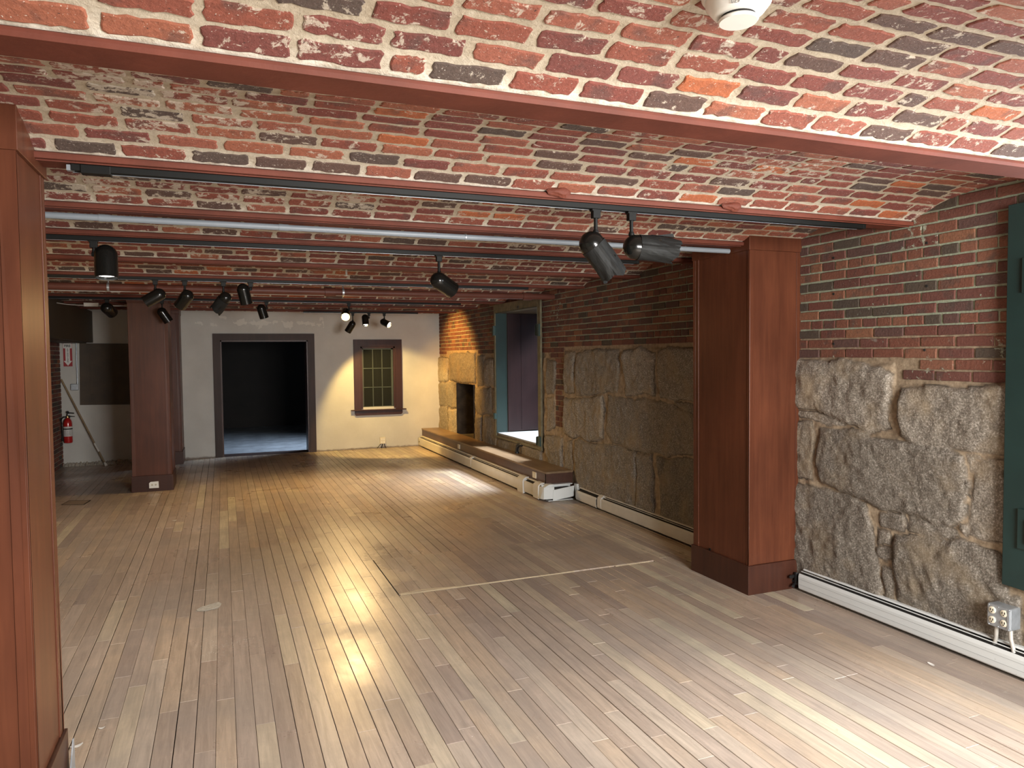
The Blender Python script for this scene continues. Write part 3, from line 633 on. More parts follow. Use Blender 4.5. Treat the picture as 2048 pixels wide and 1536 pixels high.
def joint(root, axis, wall, sgn, a, b, mat, h=.152, d=.082, down=.012):
    k = MB(); pts = [(wall+sgn*dd, zz) for dd, zz in [(0,.03),(0,h+.006),(d*.52,h+.006),(d*.9,h-.016),(d,h-.04),(d,h-.1),(d*.97,down),(d*.88,down)]]
    k.prism(pts, 'y' if axis == 'y' else 'x', a, b) if axis == 'y' else k.add([(t, p, z_) for t in (a, b) for p, z_ in pts], [tuple(range(8)), tuple(range(15,7,-1))]+[(i,(i+1)%8,8+(i+1)%8,8+i) for i in range(8)])
    return k.build('joint_cover', mat, root, bevel=.003)
HN = .152
t = thing('baseboard_heater', 'long scuffed white baseboard heater in front of the granite at lower right', 'heater', (XR-.01, 2.4, 0), 'white baseboard heaters')
heater(t, 'y', XR-.012, -1, YN+.1, 3.84, M['heater_near'], HN, .082)
# creases and chips of the near cover, screws and the exposed valve by the column
m = MB()
for zz in (.093, .056): m.box(XR-.0948, XR-.0935, YN+.1, 3.84, zz, zz+.0014)
m.build_each('cover_crease', simple('crease_grey', (0.30,0.31,0.31), .5), t)
m = MB(); m.tube([(3.66,3.86,.055),(3.66,3.92,.055)], .011, 10); m.tube([(3.66,3.885,.04),(3.66,3.885,.105),(3.665,3.885,.12)], .014, 10); m.tube([(3.63,3.885,.10),(3.60,3.87,.10)], .012, 10); m.tube([(3.64,3.885,.04),(3.615,3.865,.035)], .010, 10)
m.build('valve', M['dark_metal'], t, True)
t = thing('baseboard_heater', 'white baseboard heater along the dim stone wall behind the right column', 'heater', (XR-.01, 5.6, 0), 'white baseboard heaters')
heater(t, 'y', XR-.012, -1, 4.565, 6.70, M['heater'], .158, .08)
joint(t, 'y', XR-.012, -1, 6.64, 6.72, M['heater'], .158, .083, .03)
heater(t, 'y', XR-.012, -1, 6.73, 7.20, M['heater'], .152, .09, slots=False, tilt=.004)
t = thing('baseboard_heater', 'long cream baseboard heater fixed along the front of the low bench', 'heater', (3.36, 10.3, 0), 'white baseboard heaters')
heater(t, 'y', 3.362, -1, 9.93, 12.84, M['heater'], .185, .075); joint(t, 'y', 3.362, -1, 9.86, 9.93, M['heater'], .186, .078, .03)
heater(t, 'y', 3.362, -1, 8.08, 9.86, M['heater'], .185, .075); joint(t, 'y', 3.362, -1, 7.90, 8.08, M['heater'], .188, .084, .0)
heater(t, 'y', 3.362, -1, 7.60, 7.90, M['heater'], .18, .07, slots=False); joint(t, 'y', 3.362, -1, 7.45, 7.60, M['heater'], .188, .084, .012)
m = MB(); m.lathe([(0,0),(.028,0),(.028,.03),(0,.03)], (3.31, 12.82, .09), (0,-1,0), 14); m.build('end_pipe', M['dark_metal'], t)
t = thing('heater_corner_cover', 'crooked bluish-white heater corner cover at the end of the low bench', 'heater cover', (3.45, 7.36, 0))
m = MB(); ang = [(3.280,7.46),(3.276,7.38),(3.295,7.33),(3.42,7.318),(3.42,7.326),(3.30,7.338),(3.284,7.385),(3.288,7.46)]
v = [(x_, y_, .03) for x_, y_ in ang] + [(x_*.3+.7*max(x_,3.30), y_, .165) for x_, y_ in ang]; m.add(v, [tuple(range(8)), tuple(range(15,7,-1))]+[(i,(i+1)%8,8+(i+1)%8,8+i) for i in range(8)])
m.prism([(3.30,.160),(3.36,.192),(3.42,.192),(3.40,.160)], 'y', 7.33, 7.42); m.build('corner_piece', M['heater_near'], t, bevel=.002)
m = MB(); m.add([(3.40,7.312,.010),(3.655,7.30,.045),(3.66,7.30,.165),(3.405,7.312,.130),(3.40,7.322,.010),(3.655,7.31,.045),(3.66,7.31,.165),(3.405,7.322,.130)], [(0,1,2,3),(7,6,5,4),(0,4,5,1),(1,5,6,2),(2,6,7,3),(3,7,4,0)]); m.build('loose_front_panel', M['heater_near'], t, bevel=.0015)
m = MB(); m.box(3.42,3.66,7.345,7.41,.176,.186); m.box(3.30,3.66,7.40,7.408,.03,.18); m.box(3.35,3.66,7.325,7.40,.004,.012); m.build('back_plate', M['heater_near'], t, bevel=.001)
m = MB(); m.box(3.33,3.62,7.35,7.39,.03,.15); m.build('element', M['slot'], t)
m = MB(); m.prism([(3.655,.192),(3.715,.192),(3.705,.16),(3.695,.12),(3.692,.02),(3.672,.02),(3.668,.12),(3.66,.16)], 'y', 7.235, 7.30); m.build('inside_corner_cap', M['heater_near'], t, bevel=.003)

# ------------------------------------------------------------------ bench along the far part of the right wall
t = thing('low_bench', 'long low brown board bench against the far right wall under the green-framed window', 'bench', (3.55, 10.1, 0))
m = MB(); m.box(3.355, XR-.03, 7.40, YB-.01, .30, .322); m.build('bench_top', M['bench_top'], t, bevel=.002)
m = MB(); m.box(3.365, 3.39, 7.42, YB-.01, .0, .30); m.build('front_board', M['bench_front'], t)
m = MB(); m.box(3.365, XR-.03, 7.415, 7.44, .0, .30); m.build('end_board', M['bench_front'], t)
for (ya, lab) in ((10.66, 'small cream blank plate halfway along the bench front'), (7.74, 'small cream blank plate near the open end of the bench front')):
    m = MB(); m.box(3.357, 3.366, ya-.05, ya+.05, .205, .275); m.box(3.355, 3.358, ya-.012, ya+.012, .225, .255)
    tag(m.build('outlet_plate', M['ivory'], bevel=.0015, loc=(3.36, ya, .24)), lab, 'outlet', 'cream plates on the bench front')
m = MB(); m.tube([(3.655,9.0,.322),(3.655,9.0,.385),(3.66,8.985,.42),(3.675,8.955,.44),(3.70,8.90,.445),(3.74,8.88,.445)], [.022,.022,.026,.026,.024,.024], 12); m.tube([(3.655,9.0,.322),(3.655,9.0,.345)], .03, 12)
tag(m.build('pipe_elbow', M['dark_metal'], smooth=True, loc=(3.66,8.97,.322)), 'dark pipe elbow coming up through the bench under the window', 'pipe')

# ------------------------------------------------------------------ far window with iron frame
y0, y1, z0, z1 = WIN[0]
t = thing('window_1', 'deep window opening', 'window', (XR, (y0+y1)/2, z0)); del t['category']; structure(t, 'tall deep window opening with an old olive iron frame in the far right wall')
m = MB(); fx0, fx1 = 3.675, 3.70
m.box(fx0, fx1, y0-.09, y0, z0-.06, z1+.12); m.box(fx0, fx1, y1, y1+.05, z0-.06, z1+.12); m.box(fx0, fx1, y0, y1, z1, z1+.12); m.box(fx0, fx1, y0, y1, z0-.05, z0-.02)
m.box(fx0, 3.80, y0-.006, y0, z0, z1); m.box(fx0, 3.80, y0, y1, z1, z1+.008)
m.build('iron_frame', M['iron'], t, bevel=.002)
m = MB(); m.box(fx0+.01, 3.852, y1-.014, y1, z0+.02, z1); m.build('green_jamb', M['teal'], t, bevel=.001)
m = MB(); m.box(3.862, 4.07, y1-.022, y1-.003, z0+.045, z1-.004); m.box(4.073, 4.345, y1-.022, y1-.003, z0+.045, z1-.004); m.box(3.862, 4.345, y1-.026, y1-.02, z0+.035, z0+.052); m.build('shutter_panel', M['panel_wood'], t, bevel=.001)
m = MB(); m.box(4.36, 4.60, y1-.016, y1-.003, z0, z1); m.build('dark_jamb', M['cherry_dark'], t)
for (yy, za, zb, sx) in ((y0-.04, 1.88, 2.03, 0), (y0-.04, .50, .62, 0), (y1+.015, 1.93, 2.07, 0), (y1+.02, .72, .80, 0)):
    m = MB(); m.box(3.655, 3.676, yy-.05, yy+.05, za, zb); m.box(3.655, 3.70, yy+.02, yy+.07, za+.01, zb-.01) if yy < 9 else m.tube([(3.652, yy-.03, za), (3.652, yy-.03, zb)], .014, 8)
    m.build('hinge', M['green'], t, bevel=.002)
m = MB(); m.box(3.668, 3.676, 8.93, 8.99, z1+.015, z1+.05); m.build('latch', M['dark_metal'], t)
def sash(t, x, ya, yb, za, zb, ncol, nrow):
    m = MB(); fr = .05
    m.box(x, x+.05, ya, ya+fr, za, zb); m.box(x, x+.05, yb-fr, yb, za, zb); m.box(x, x+.05, ya+fr, yb-fr, za, za+fr); m.box(x, x+.05, ya+fr, yb-fr, zb-fr, zb)
    for i in range(1, ncol): yy = ya + (yb-ya)*i/ncol; m.box(x+.01, x+.04, yy-.011, yy+.011, za+fr, zb-fr)
    for i in range(1, nrow): zz = za + (zb-za)*i/nrow; m.box(x+.01, x+.04, ya+fr, yb-fr, zz-.011, zz+.011)
    f = m.build('sash', M['mullion'], t, bevel=.002)
    m = MB(); m.box(x+.023, x+.027, ya+fr, yb-fr, za+fr, zb-fr); m.build('glass', M['clear'], f)
sash(t, 4.50, y0+.01, y1-.03, z0+.02, z1-.01, 3, 4)
# near window, green steel frame and shutter leaf at the right edge of the view
y0, y1, z0, z1 = WIN[1]
t = thing('window_2', 'x', 'window', (XR, (y0+y1)/2, z0)); del t['category']; structure(t, 'near window opening with dark green steel frame at the right edge')
m = MB(); fx0, fx1 = 3.668, 3.70
zf0, zf1 = .455, 2.372
m.box(fx0, fx1, y1, y1+.14, zf0, zf1); m.box(fx0, fx1, y0-.12, y0, zf0, zf1); m.box(fx0, fx1, y0, y1, z1, zf1); m.box(fx0, fx1, y0, y1, zf0, z0)
m.build('green_frame', M['teal'], t, bevel=.003)
for (za, zb) in ((.66, .86), (1.93, 2.10)):
    m = MB(); m.box(fx0-.012, fx0, y1-.02, y1+.06, za, zb); m.box(fx0-.02, fx0-.012, y1-.02, y1+.02, za+.03, zb-.05); m.build('hinge', M['teal'], t, bevel=.002)
sash(t, 4.50, y0+.01, y1-.01, z0+.02, z1-.01, 3, 4)
# entrance doors frame behind the viewer
t = thing('door_1', 'x', 'door', (2, YN-.1, 0)); del t['category']; structure(t, 'glazed entrance behind the viewer')
m = MB()
for xx in (EX0, 1.96, EX1-.08): m.box(xx, xx+.08, YN-.14, YN-.08, 0, EZ)
m.box(EX0, EX1, YN-.14, YN-.08, EZ-.08, EZ); m.box(EX0, EX1, YN-.14, YN-.08, 0.005, .12); m.build('door_frame', M['green'], t, bevel=.003)
m = MB(); m.box(EX0+.08, EX1-.08, YN-.113, YN-.108, .12, EZ-.08); m.build('glass', M['clear'], t)

# ------------------------------------------------------------------ doorway in the back wall
t = thing('door_2', 'x', 'door', ((DX0+DX1)/2, YB, 0)); del t['category']; structure(t, 'wide open doorway with plain brown casing into a dark room')
m = MB(); yc0, yc1 = YB-.024, YB+.002; cw = .112
m.prism([(DX0-cw,0),(DX0,0),(DX0,DZ),(DX1,DZ),(DX1,0),(DX1+cw,0),(DX1+cw,DZ+cw),(DX0-cw,DZ+cw)], 'y', yc0, yc1); m.build('casing', M['brown_trim'], t, bevel=.002)
m = MB(); m.box(DX0, DX0+.022, YB-.005, YB+.33, 0, DZ); m.box(DX1-.022, DX1, YB-.005, YB+.33, 0, DZ); m.box(DX0, DX1, YB-.005, YB+.33, DZ-.022, DZ); m.build('jamb', M['cherry_dark'], t)
m = MB(); m.box(DX0, DX1, YB+.0, YB+.33, -.012, .006); m.build('threshold', M['brown_trim'], t, bevel=.002)

# small nine-pane window
t = thing('window_3', 'x', 'window', ((WX0+WX1)/2, YB, WZ0)); del t['category']; structure(t, 'small nine-pane window with brown-red casing in the white back wall')
m = MB(); ci = .125; a0, a1, c0, c1 = WX0, WX1, WZ0, WZ1
m.prism([(a0-ci,c0-.045),(a0,c0-.045),(a0,c1),(a0-ci,c1+ci)], 'y', YB-.022, YB+.002); m.prism([(a1,c0-.045),(a1+ci,c0-.045),(a1+ci,c1+ci),(a1,c1)], 'y', YB-.022, YB+.002); m.prism([(a0,c1),(a1,c1),(a1+ci,c1+ci),(a0-ci,c1+ci)], 'y', YB-.022, YB+.002)
m.build('casing', M['sill_wood'], t, bevel=.004)
m = MB(); m.box(a0-.005, a0+.03, YB-.012, YB+.06, c0-.03, c1); m.box(a1-.03, a1+.005, YB-.012, YB+.06, c0-.03, c1); m.box(a0, a1, YB-.012, YB+.06, c1-.03, c1+.004); m.build('inner_frame', M['sill_wood'], t, bevel=.002)
m = MB(); m.prism([(a0-.185,c0-.058),(a1+.185,c0-.062),(a1+.185,c0-.045),(a0-.185,c0-.041)], 'y', YB-.065, YB+.002); m.build('sill', M['sill_wood'], t, bevel=.003)
m = MB(); m.prism([(a0-.12,c0-.06),(a1+.12,c0-.06),(a1+.12,c0-.12),(a1+.10,c0-.145),(a0-.10,c0-.145),(a0-.12,c0-.12)], 'y', YB-.03, YB+.002); m.build('apron', M['sill_wood'], t, bevel=.004)
g0, g1, h0, h1 = a0+.032, a1-.032, c0-.03, c1-.03
m = MB(); fw = .022
m.box(g0, g0+fw, YB+.02, YB+.05, h0, h1); m.box(g1-fw-.012, g1, YB+.02, YB+.05, h0, h1); m.box(g0, g1, YB+.02, YB+.05, h0, h0+.04); m.box(g0, g1, YB+.02, YB+.05, h1-fw, h1)
for i in (1, 2): xx = g0+fw + (g1-g0-2*fw-.01)*i/3; m.box(xx-.008, xx+.008, YB+.024, YB+.046, h0, h1)
for i in (1, 2): zz = h0+.04 + (h1-h0-.06)*i/3; m.box(g0, g1, YB+.024, YB+.046, zz-.008, zz+.008)
m.build('sash', M['mullion'], t, bevel=.002)
m = MB(); m.box(g0, g1, YB+.034, YB+.038, h0, h1); m.build('glass', M['glass'], t)
m = MB(); m.tube([(a0+.27,YB+.09,c1-.03),(a0+.295,YB+.09,c1-.25),(a0+.31,YB+.09,c1-.45),(a0+.30,YB+.09,c0+.1)], .007, 8); tag(m.build('hanging_cord', M['galv_pale'], smooth=True, loc=(a0+.3,YB+.09,c0+.1)), 'pale cord hanging behind the glass of the small nine-pane window', 'cord')
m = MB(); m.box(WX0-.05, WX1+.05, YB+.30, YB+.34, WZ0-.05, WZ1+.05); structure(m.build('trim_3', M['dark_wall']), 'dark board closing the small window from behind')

# ------------------------------------------------------------------ left alcove
m = MB(); m.box(XL+.03, -1.86, 8.3, YB-.004, 1.905, ZF+.02)
m.box(XL+.05, -1.95, 8.35, YB-.01, 1.895, 1.906); tag(m.build('boxed_soffit', M['duct'], bevel=.003, loc=(-2.1,10.5,1.9)), 'large dark brown boxed-in duct under the ceiling along the left wall', 'duct')
t = thing('window_cover_board', 'large dark brown board covering an opening in the white wall left of the far column', 'board', (-1.7, YB, .94))
m = MB(); m.prism([(-2.062,.94),(-1.355,.925),(-1.345,1.885),(-2.04,1.895)], 'y', YB-.03, YB-.002); m.build('board', M['board_dark'], t, bevel=.002)
m = MB(); m.box(-1.91, -1.42, YB-.034, YB-.029, 1.09, 1.10); m.box(-1.91, -1.90, YB-.034, YB-.029, 1.09, 1.72); m.build('panel_moulding', M['board_dark'], t)
t = thing('junction_box', 'grey square junction box on the white wall beside the dark board, with conduit running up', 'electrical box', (-2.13, YB, 1.17))
m = MB(); m.box(-2.18, -2.075, YB-.045, YB-.002, 1.17, 1.27); m.build('box', M['galv'], t, bevel=.008)
m = MB(); m.lathe([(0,0),(.022,0),(.022,.004),(.017,.004),(.017,.001),(0,.001)], (-2.13,YB-.045,1.22), (0,-1,0), 18); m.build('cover_knockout', M['galv'], t)
m = MB(); m.tube([(-2.088,YB-.02,1.27),(-2.088,YB-.02,1.905)], .009, 10); m.tube([(-2.088,YB-.02,1.27),(-2.088,YB-.02,1.30)], .014, 10); m.build('conduit', M['galv'], t, True)

def text_mesh(txt, size, mat, loc, rot, name, parent, extrude=.0004, bold=0.0, sx=1.0):
    cv = bpy.data.curves.new('txt', 'FONT'); cv.body = txt; cv.size = size; cv.extrude = extrude; cv.offset = bold; cv.align_x = 'CENTER'; cv.align_y = 'CENTER'
    tmp = bpy.data.objects.new('txt', cv); C.objects.link(tmp); dg = bpy.context.evaluated_depsgraph_get(); dg.update()
    me = bpy.data.meshes.new_from_object(tmp.evaluated_get(dg)); C.objects.unlink(tmp); bpy.data.objects.remove(tmp)
    me.materials.clear(); me.materials.append(mat)
    Mx = Matrix.Translation(loc) @ rot.to_4x4() @ Matrix.Diagonal((sx, 1, 1, 1)); me.transform(Mx)
    o = bpy.data.objects.new(name, me); C.objects.link(o)
    if parent is not None:
        o.parent = parent; o.matrix_parent_inverse = Matrix.Translation(parent.location).inverted()
    return o
RY = Matrix.Rotation(math.radians(90), 3, 'X')            # text facing -Y
sx0, sx1, sz0, sz1 = -2.268, -2.148, 1.540, 1.905; sc_ = (sx0+sx1)/2
t = thing('fire_extinguisher_sign', 'red and white FIRE EXTINGUISHER sign with a down arrow on the white wall', 'sign', (sc_, YB, sz0))
m = MB(); m.box(sx0, sx1, YB-.004, YB-.001, sz0, sz1); m.build('sign_plate', M['sign_red'], t)
m = MB(); yy0, yy1 = YB-.0052, YB-.0038
m.box(sx0+.004, sx1-.004, yy0, yy1, sz1-.086, sz1-.006); hd = m.build('sign_header', M['sign_white'], t)
m = MB(); m.prism([(sc_-.030,sz1-.084),(sc_+.030,sz1-.084),(sc_+.030,sz0+.085),(sc_+.056,sz0+.085),(sc_,sz0+.010),(sc_-.056,sz0+.085),(sc_-.030,sz0+.085)], 'y', yy0, yy1); ar = m.build('arrow', M['sign_white'], t)
m = MB(); m.box(sx0,sx1,YB-.0055,YB-.004,sz1-.008,sz1-.003); m.build('header_line', M['ink'], t)
text_mesh('FIRE', .052, M['ink'], (sc_, yy0-.0006, sz1-.052), RY, 'fire_lettering', hd, bold=.0012, sx=.92)
me_o = MB()
for i, ch in enumerate('EXTINGUISHER'):
    o = text_mesh(ch, .022, M['ink'], (sc_, yy0-.0006, sz1-.100-i*.0178), RY, 'letter_tmp', t, bold=.0006)
    base = len(me_o.v); me_o.add([tuple(v_.co) for v_ in o.data.vertices], [tuple(p.vertices) for p in o.data.polygons]); bpy.data.objects.remove(o)
me_o.build('extinguisher_lettering', M['ink'], ar, recalc=False)

ex, ez, ey = -2.225, .365, YB-.085
t = thing('fire_extinguisher', 'red fire extinguisher hanging on the white wall below its sign', 'fire extinguisher', (ex, ey, ez))
R_ = .060
m = MB(); m.lathe([(0,0),(.045,0),(R_-.004,.006),(R_,.02),(R_,.30),(R_-.004,.33),(.045,.36),(.028,.378),(.022,.385),(0,.385)], (ex,ey,ez), (0,0,1), 28); m.build('cylinder', M['red'], t, True)
m = MB(); m.lathe([(R_+.0006,.105),(R_+.0012,.106),(R_+.0012,.255),(R_+.0006,.256)], (ex,ey,ez), (0,0,1), 28); lb = m.build('label', M['label_white'], t, True)
m = MB(); m.lathe([(R_+.0016,.212),(R_+.0022,.213),(R_+.0022,.228),(R_+.0016,.229)], (ex,ey,ez), (0,0,1), 28); m.build('label_band', M['ink'], lb, True)
m = MB()
for i, zz in enumerate((.125,.145,.165,.185)):
    for a_ in (-.9,-.45,0.0,.4):
        v = []; 
        for zq in (zz, zz+.007):
            for aa in (a_, a_+.3): v.append((ex+(R_+.0016)*math.sin(aa), ey-(R_+.0016)*math.cos(aa), ez+zq))
        m.add(v, [(0,1,3,2)])
m.build('label_print', simple('label_print_grey', (.28,.26,.26), .6), lb, recalc=False)
m = MB(); m.lathe([(.016,0),(.018,.02),(.014,.035),(.0,.035)], (ex,ey,ez+.385), (0,0,1), 14); m.build('valve', M['brass'], t, True)
m = MB(); m.add([(ex-.01,ey-.012,ez+.41),(ex+.095,ey-.010,ez+.400),(ex+.095,ey+.010,ez+.400),(ex-.01,ey+.012,ez+.41),(ex-.01,ey-.012,ez+.425),(ex+.095,ey-.010,ez+.408),(ex+.095,ey+.010,ez+.408),(ex-.01,ey+.012,ez+.425)],[(0,1,2,3),(7,6,5,4),(0,4,5,1),(1,5,6,2),(2,6,7,3),(3,7,4,0)])
m.tube([(ex-.005,ey,ez+.42),(ex+.0,ey,ez+.455),(ex+.03,ey,ez+.462),(ex+.09,ey,ez+.455)], .008, 8); m.lathe([(0,0),(.018,0),(.018,.012),(0,.012)], (ex+.005,ey-.004,ez+.475), (0,-1,0), 14); m.build('handle', M['black'], t, True)
m = MB(); m.tube([(ex-.015,ey,ez+.40),(ex-.05,ey-.01,ez+.405),(ex-.082,ey-.01,ez+.37),(ex-.086,ey-.01,ez+.28),(ex-.080,ey-.01,ez+.12)], .009, 8); m.tube([(ex-.080,ey-.01,ez+.12),(ex-.079,ey-.01,ez+.03)], [.010,.014], 10); m.build('hose', M['black'], t, True)
m = MB(); m.box(ex-.02, ex+.02, YB-.03, YB-.001, ez+.30, ez+.42); m.box(ex-.012,ex+.012,ey+.04,YB-.028,ez+.37,ez+.40); m.build('wall_bracket', M['black'], t)
m = MB(); m.tube([(-2.30,12.86,1.345),(-1.705,12.645,.012)], [.013,.011], 10)
t = m.build('broom_handle', M['pole_wood'], smooth=True, loc=(-1.705,12.645,0)); tag(t, 'long wooden pole leaning against the white wall beside the fire extinguisher', 'pole')
m = MB(); m.tube([(-1.86,12.700,.355),(-1.80,12.679,.225)], .0145, 10); m.tube([(-1.725,12.652,.055),(-1.70,12.643,.002)], [.016,.022], 10); m.build_each('tape_wrap', M['dust'], t, True)
# crumbled plaster along the wall foot
rb = MB(); rr = random.Random(8)
n = 90; pr_ = []
for i in range(n+1):
    x_ = XL+.01 + (-1.09-XL)*i/n; w_ = .055+.03*rr.random(); hgt = .022+.03*rr.random()
    pr_.append([(x_, YB-.002, hgt+.012), (x_, YB-w_*.5, hgt+rr.uniform(-.004,.008)), (x_, YB-w_, hgt*.55), (x_, YB-w_-.03, 0.0)])
rb.add([p for r_ in pr_ for p in r_], [(i*4+k, i*4+k+1, i*4+5+k, i*4+4+k) for i in range(n) for k in range(3)])
tag(rb.build('plaster_rubble', M['rubble'], loc=(-1.7,YB-.05,0)), 'strip of crumbled pale plaster at the foot of the white wall in the left alcove', 'rubble')['kind'] = 'stuff'
# outlet plate on the back wall near the floor
t = thing('wall_outlet', 'white double outlet low on the back wall between the window and the bench, wires beneath', 'outlet', (2.63, YB, .03))
m = MB(); m.box(2.585, 2.685, YB-.04, YB-.002, .08, .195); m.build('plate', M['ivory'], t, bevel=.004)
m = MB()
for dx in (.025,.065):
    for dz in (.10,.15): m.lathe([(0,0),(.011,0),(.011,.003),(0,.003)], (2.585+dx+.005,YB-.04,dz+.01), (0,-1,0), 12)
m.build_each('receptacle_face', M['white_plastic'], t)
m = MB(); m.tube([(2.60,YB-.02,.08),(2.57,YB-.04,.05),(2.54,YB-.05,.02),(2.53,YB-.06,.005)], .005, 8); m.tube([(2.66,YB-.02,.08),(2.67,YB-.05,.03),(2.69,YB-.06,.006)], .005, 8); m.tube([(2.63,YB-.02,.08),(2.62,YB-.05,.04),(2.60,YB-.06,.006)], .006, 8); m.build_each('wires', M['black'], t, True)

# quad outlet on the near granite
t = thing('quad_outlet_box', 'grey metal outlet box with four cream receptacles on the granite at the right edge', 'outlet', (3.66, 2.45, .25))
def ob(y, z, x): return (x, y, z)
m = MB(); m.prism([(2.398,.238),(2.508,.238),(2.513,.244),(2.513,.346),(2.508,.352),(2.398,.352),(2.392,.346),(2.392,.244)], 'x', 3.625, 3.70); m.build('box', M['galv'], t, bevel=.005)
m = MB()
fc = []
for yy in (2.485, 2.425):
    for zz in (.322, .272): fc.append((yy, zz)); m.lathe([(0,0),(.0175,0),(.0175,.004),(.016,.005),(0,.005)], (3.625,yy,zz), (-1,0,0), 20)
m.build_each('receptacle_face', M['ivory'], t, True)
m = MB()
for yy, zz in fc:
    m.box(3.6185,3.6205,yy-.008,yy-.005,zz-.003,zz+.008); m.box(3.6185,3.6205,yy+.005,yy+.008,zz-.003,zz+.008); m.box(3.6185,3.6205,yy-.0025,yy+.0025,zz-.011,zz-.006)
m.build_each('receptacle_slots', M['ink'], t)
m = MB()
for yy in (2.503, 2.455, 2.402):
    for zz in (.345, .245): m.lathe([(0,0),(.003,0),(.002,.002),(0,.002)], (3.625,yy,zz), (-1,0,0), 8)
m.box(3.619,3.626,2.397,2.406,.25,.34); m.build_each('screws', M['galv'], t)
m = MB(); m.tube([(3.66,2.485,.24),(3.66,2.487,.205),(3.67,2.495,.17),(3.68,2.51,.12),(3.685,2.52,.06)], .010, 10); m.tube([(3.66,2.415,.24),(3.66,2.413,.19),(3.665,2.405,.15),(3.67,2.395,.06)], .010, 10); m.build_each('conduit', M['galv_pale'], t, True)

# ------------------------------------------------------------------ pipes and tracks under the ceiling
t = thing('grey_pipe', 'light grey painted pipe with a cut end running under the third beam', 'pipe', (XL, 4.1, 2.34), 'ceiling pipes')
m = MB(); m.tube([(XL+.004,4.11,2.348),(3.262,4.11,2.348)], .0165, 16); m.build('pipe', M['grey_pipe'], t, True)
m = MB()
for x_ in (.30, -.55): m.tube([(x_,4.11,2.348),(x_+.05,4.11,2.348)], .0185, 16)
m.build_each('coupling', M['grey_pipe'], t, True)
m = MB()
for x_ in (-.95, 1.35, 2.5): m.lathe([(.0172,0),(.0195,0),(.0195,.006),(.0172,.006)], (x_,4.11,2.348), (1,0,0), 16)
m.build_each('pipe_hook', M['galv'], t)
t = thing('red_pipe', 'fat oxide-red sprinkler pipe crossing the whole ceiling behind the four-spotlight track', 'pipe', (XL, 7.85, 2.35), 'ceiling pipes')
zp = 2.332; m = MB(); m.tube([(XL+.004,7.85,zp),(XR-.05,7.85,zp)], .036, 18); m.build('pipe', M['pipe_red'], t, True)
m = MB()
for x_ in (1.02, 3.28): m.tube([(x_,7.85,zp),(x_+.11,7.85,zp)], .047, 18)
m.tube([(2.36,7.85,zp),(2.44,7.85,zp)], .044, 18); m.tube([(2.40,7.85,zp),(2.40,7.85,zp-.05)], .018, 12)
m.build_each('coupling', M['pipe_red'], t, True)
m = MB()
for x_ in (1.20, -1.0): m.lathe([(.038,0),(.042,0),(.042,.02),(.038,.02)], (x_,7.85,zp), (1,0,0), 18); m.tube([(x_+.01,7.85,zp+.04),(x_+.01,7.85,ZF+.10)], .006, 8)
m.build_each('pipe_hanger', M['galv'], t)
m = MB(); m.tube([(XL+.004,7.93,2.298),(-.9,7.93,2.302),(1.3,7.93,2.306),(2.6,7.93,2.312)], .008, 8); m.tube([(-.98,7.93,2.302),(-.90,7.93,2.302)], .013, 8)
tag(m.build('thin_conduit', M['galv_pale'], smooth=True, loc=(-.9,7.93,2.30)), 'thin pale conduit running just below the fat red pipe', 'conduit')
for (x_, lab) in ((2.15, 'small pale sprinkler head poking from the brick vault right of the glaring spotlight'), (1.05, 'pale lime-crusted hook in the brick vault above the red pipe')):
    yy = 9.05 if x_ > 2 else 6.6
    m = MB(); m.tube([(x_,yy,2.48),(x_,yy,2.38)], .009, 8); m.lathe([(0,0),(.022,.004),(.022,.008),(0,.012)], (x_,yy,2.365), (0,0,1), 12)
    tag(m.build('sprinkler_head', M['galv_pale'], smooth=True, loc=(x_,yy,2.36)), lab, 'sprinkler')
# loose cables near the left soffit
m = MB(); m.tube([(-1.86,10.3,2.34),(-1.75,10.3,2.322),(-1.62,10.3,2.315),(-1.42,10.3,2.314),(-1.2,10.3,2.314),(-1.0,10.3,2.318)], .006, 8) 
m.box(-1.57,-1.41,10.27,10.33,2.30,2.345)
tag(m.build('ceiling_cable', M['galv_pale'], smooth=True, loc=(-1.5,10.3,2.31)), 'pale cables and small clamp box under the ceiling beside the dark soffit', 'cable')

def track(y, x1, label, x0=XL+.005, feed=None):
    t = thing('lighting_track', label, 'lighting track', (x1, y, 2.36), 'black lighting tracks')
    m = MB(); z0, z1 = 2.345, 2.3695
    m.prism([(y-.018,z1),(y+.018,z1),(y+.018,z0),(y+.008,z0),(y+.008,z0+.012),(y-.008,z0+.012),(y-.008,z0),(y-.018,z0)], 'x', x0, x1); m.build('rail', M['black'], t, bevel=.0015)
    m = MB(); m.box(x1-.01, x1+.008, y-.019, y+.019, z0-.001, z1); m.build('end_cap', M['black'], t, bevel=.001)
    m = MB(); m.box(x0, x1-.02, y+.0185, y+.0215, z0-.001, z0+.003); m.build('rail_lip', M['galv'], t)
    if feed is not None:
        m = MB(); m.box(feed, feed+.10, y-.022, y+.024, z0-.008, z1); m.build('feed_box', M['black'], t, bevel=.003)
        m = MB(); m.box(feed-.045, feed-.022, y-.012, y+.012, z0, z1-.004); m.tube([(feed-.03,y,z0+.01),(feed,y,z0+.01)], .008, 8); m.build('feed_connector', M['galv'], t)
track(3.115, 3.40, 'long black lighting track with two foil-wrapped spotlights, nearest the viewer', x0=-.50, feed=-.47)
track(4.89, 3.01, 'second black lighting track from the viewer, behind the light grey pipe')
track(7.17, 3.05, 'third black lighting track from the viewer, just before the fat red pipe')
track(9.63, 3.08, 'fourth black lighting track from the viewer, holding the glaring lit spotlight', x0=-1.85)
track(11.80, 3.03, 'rearmost black lighting track close to the white back wall', x0=1.2)

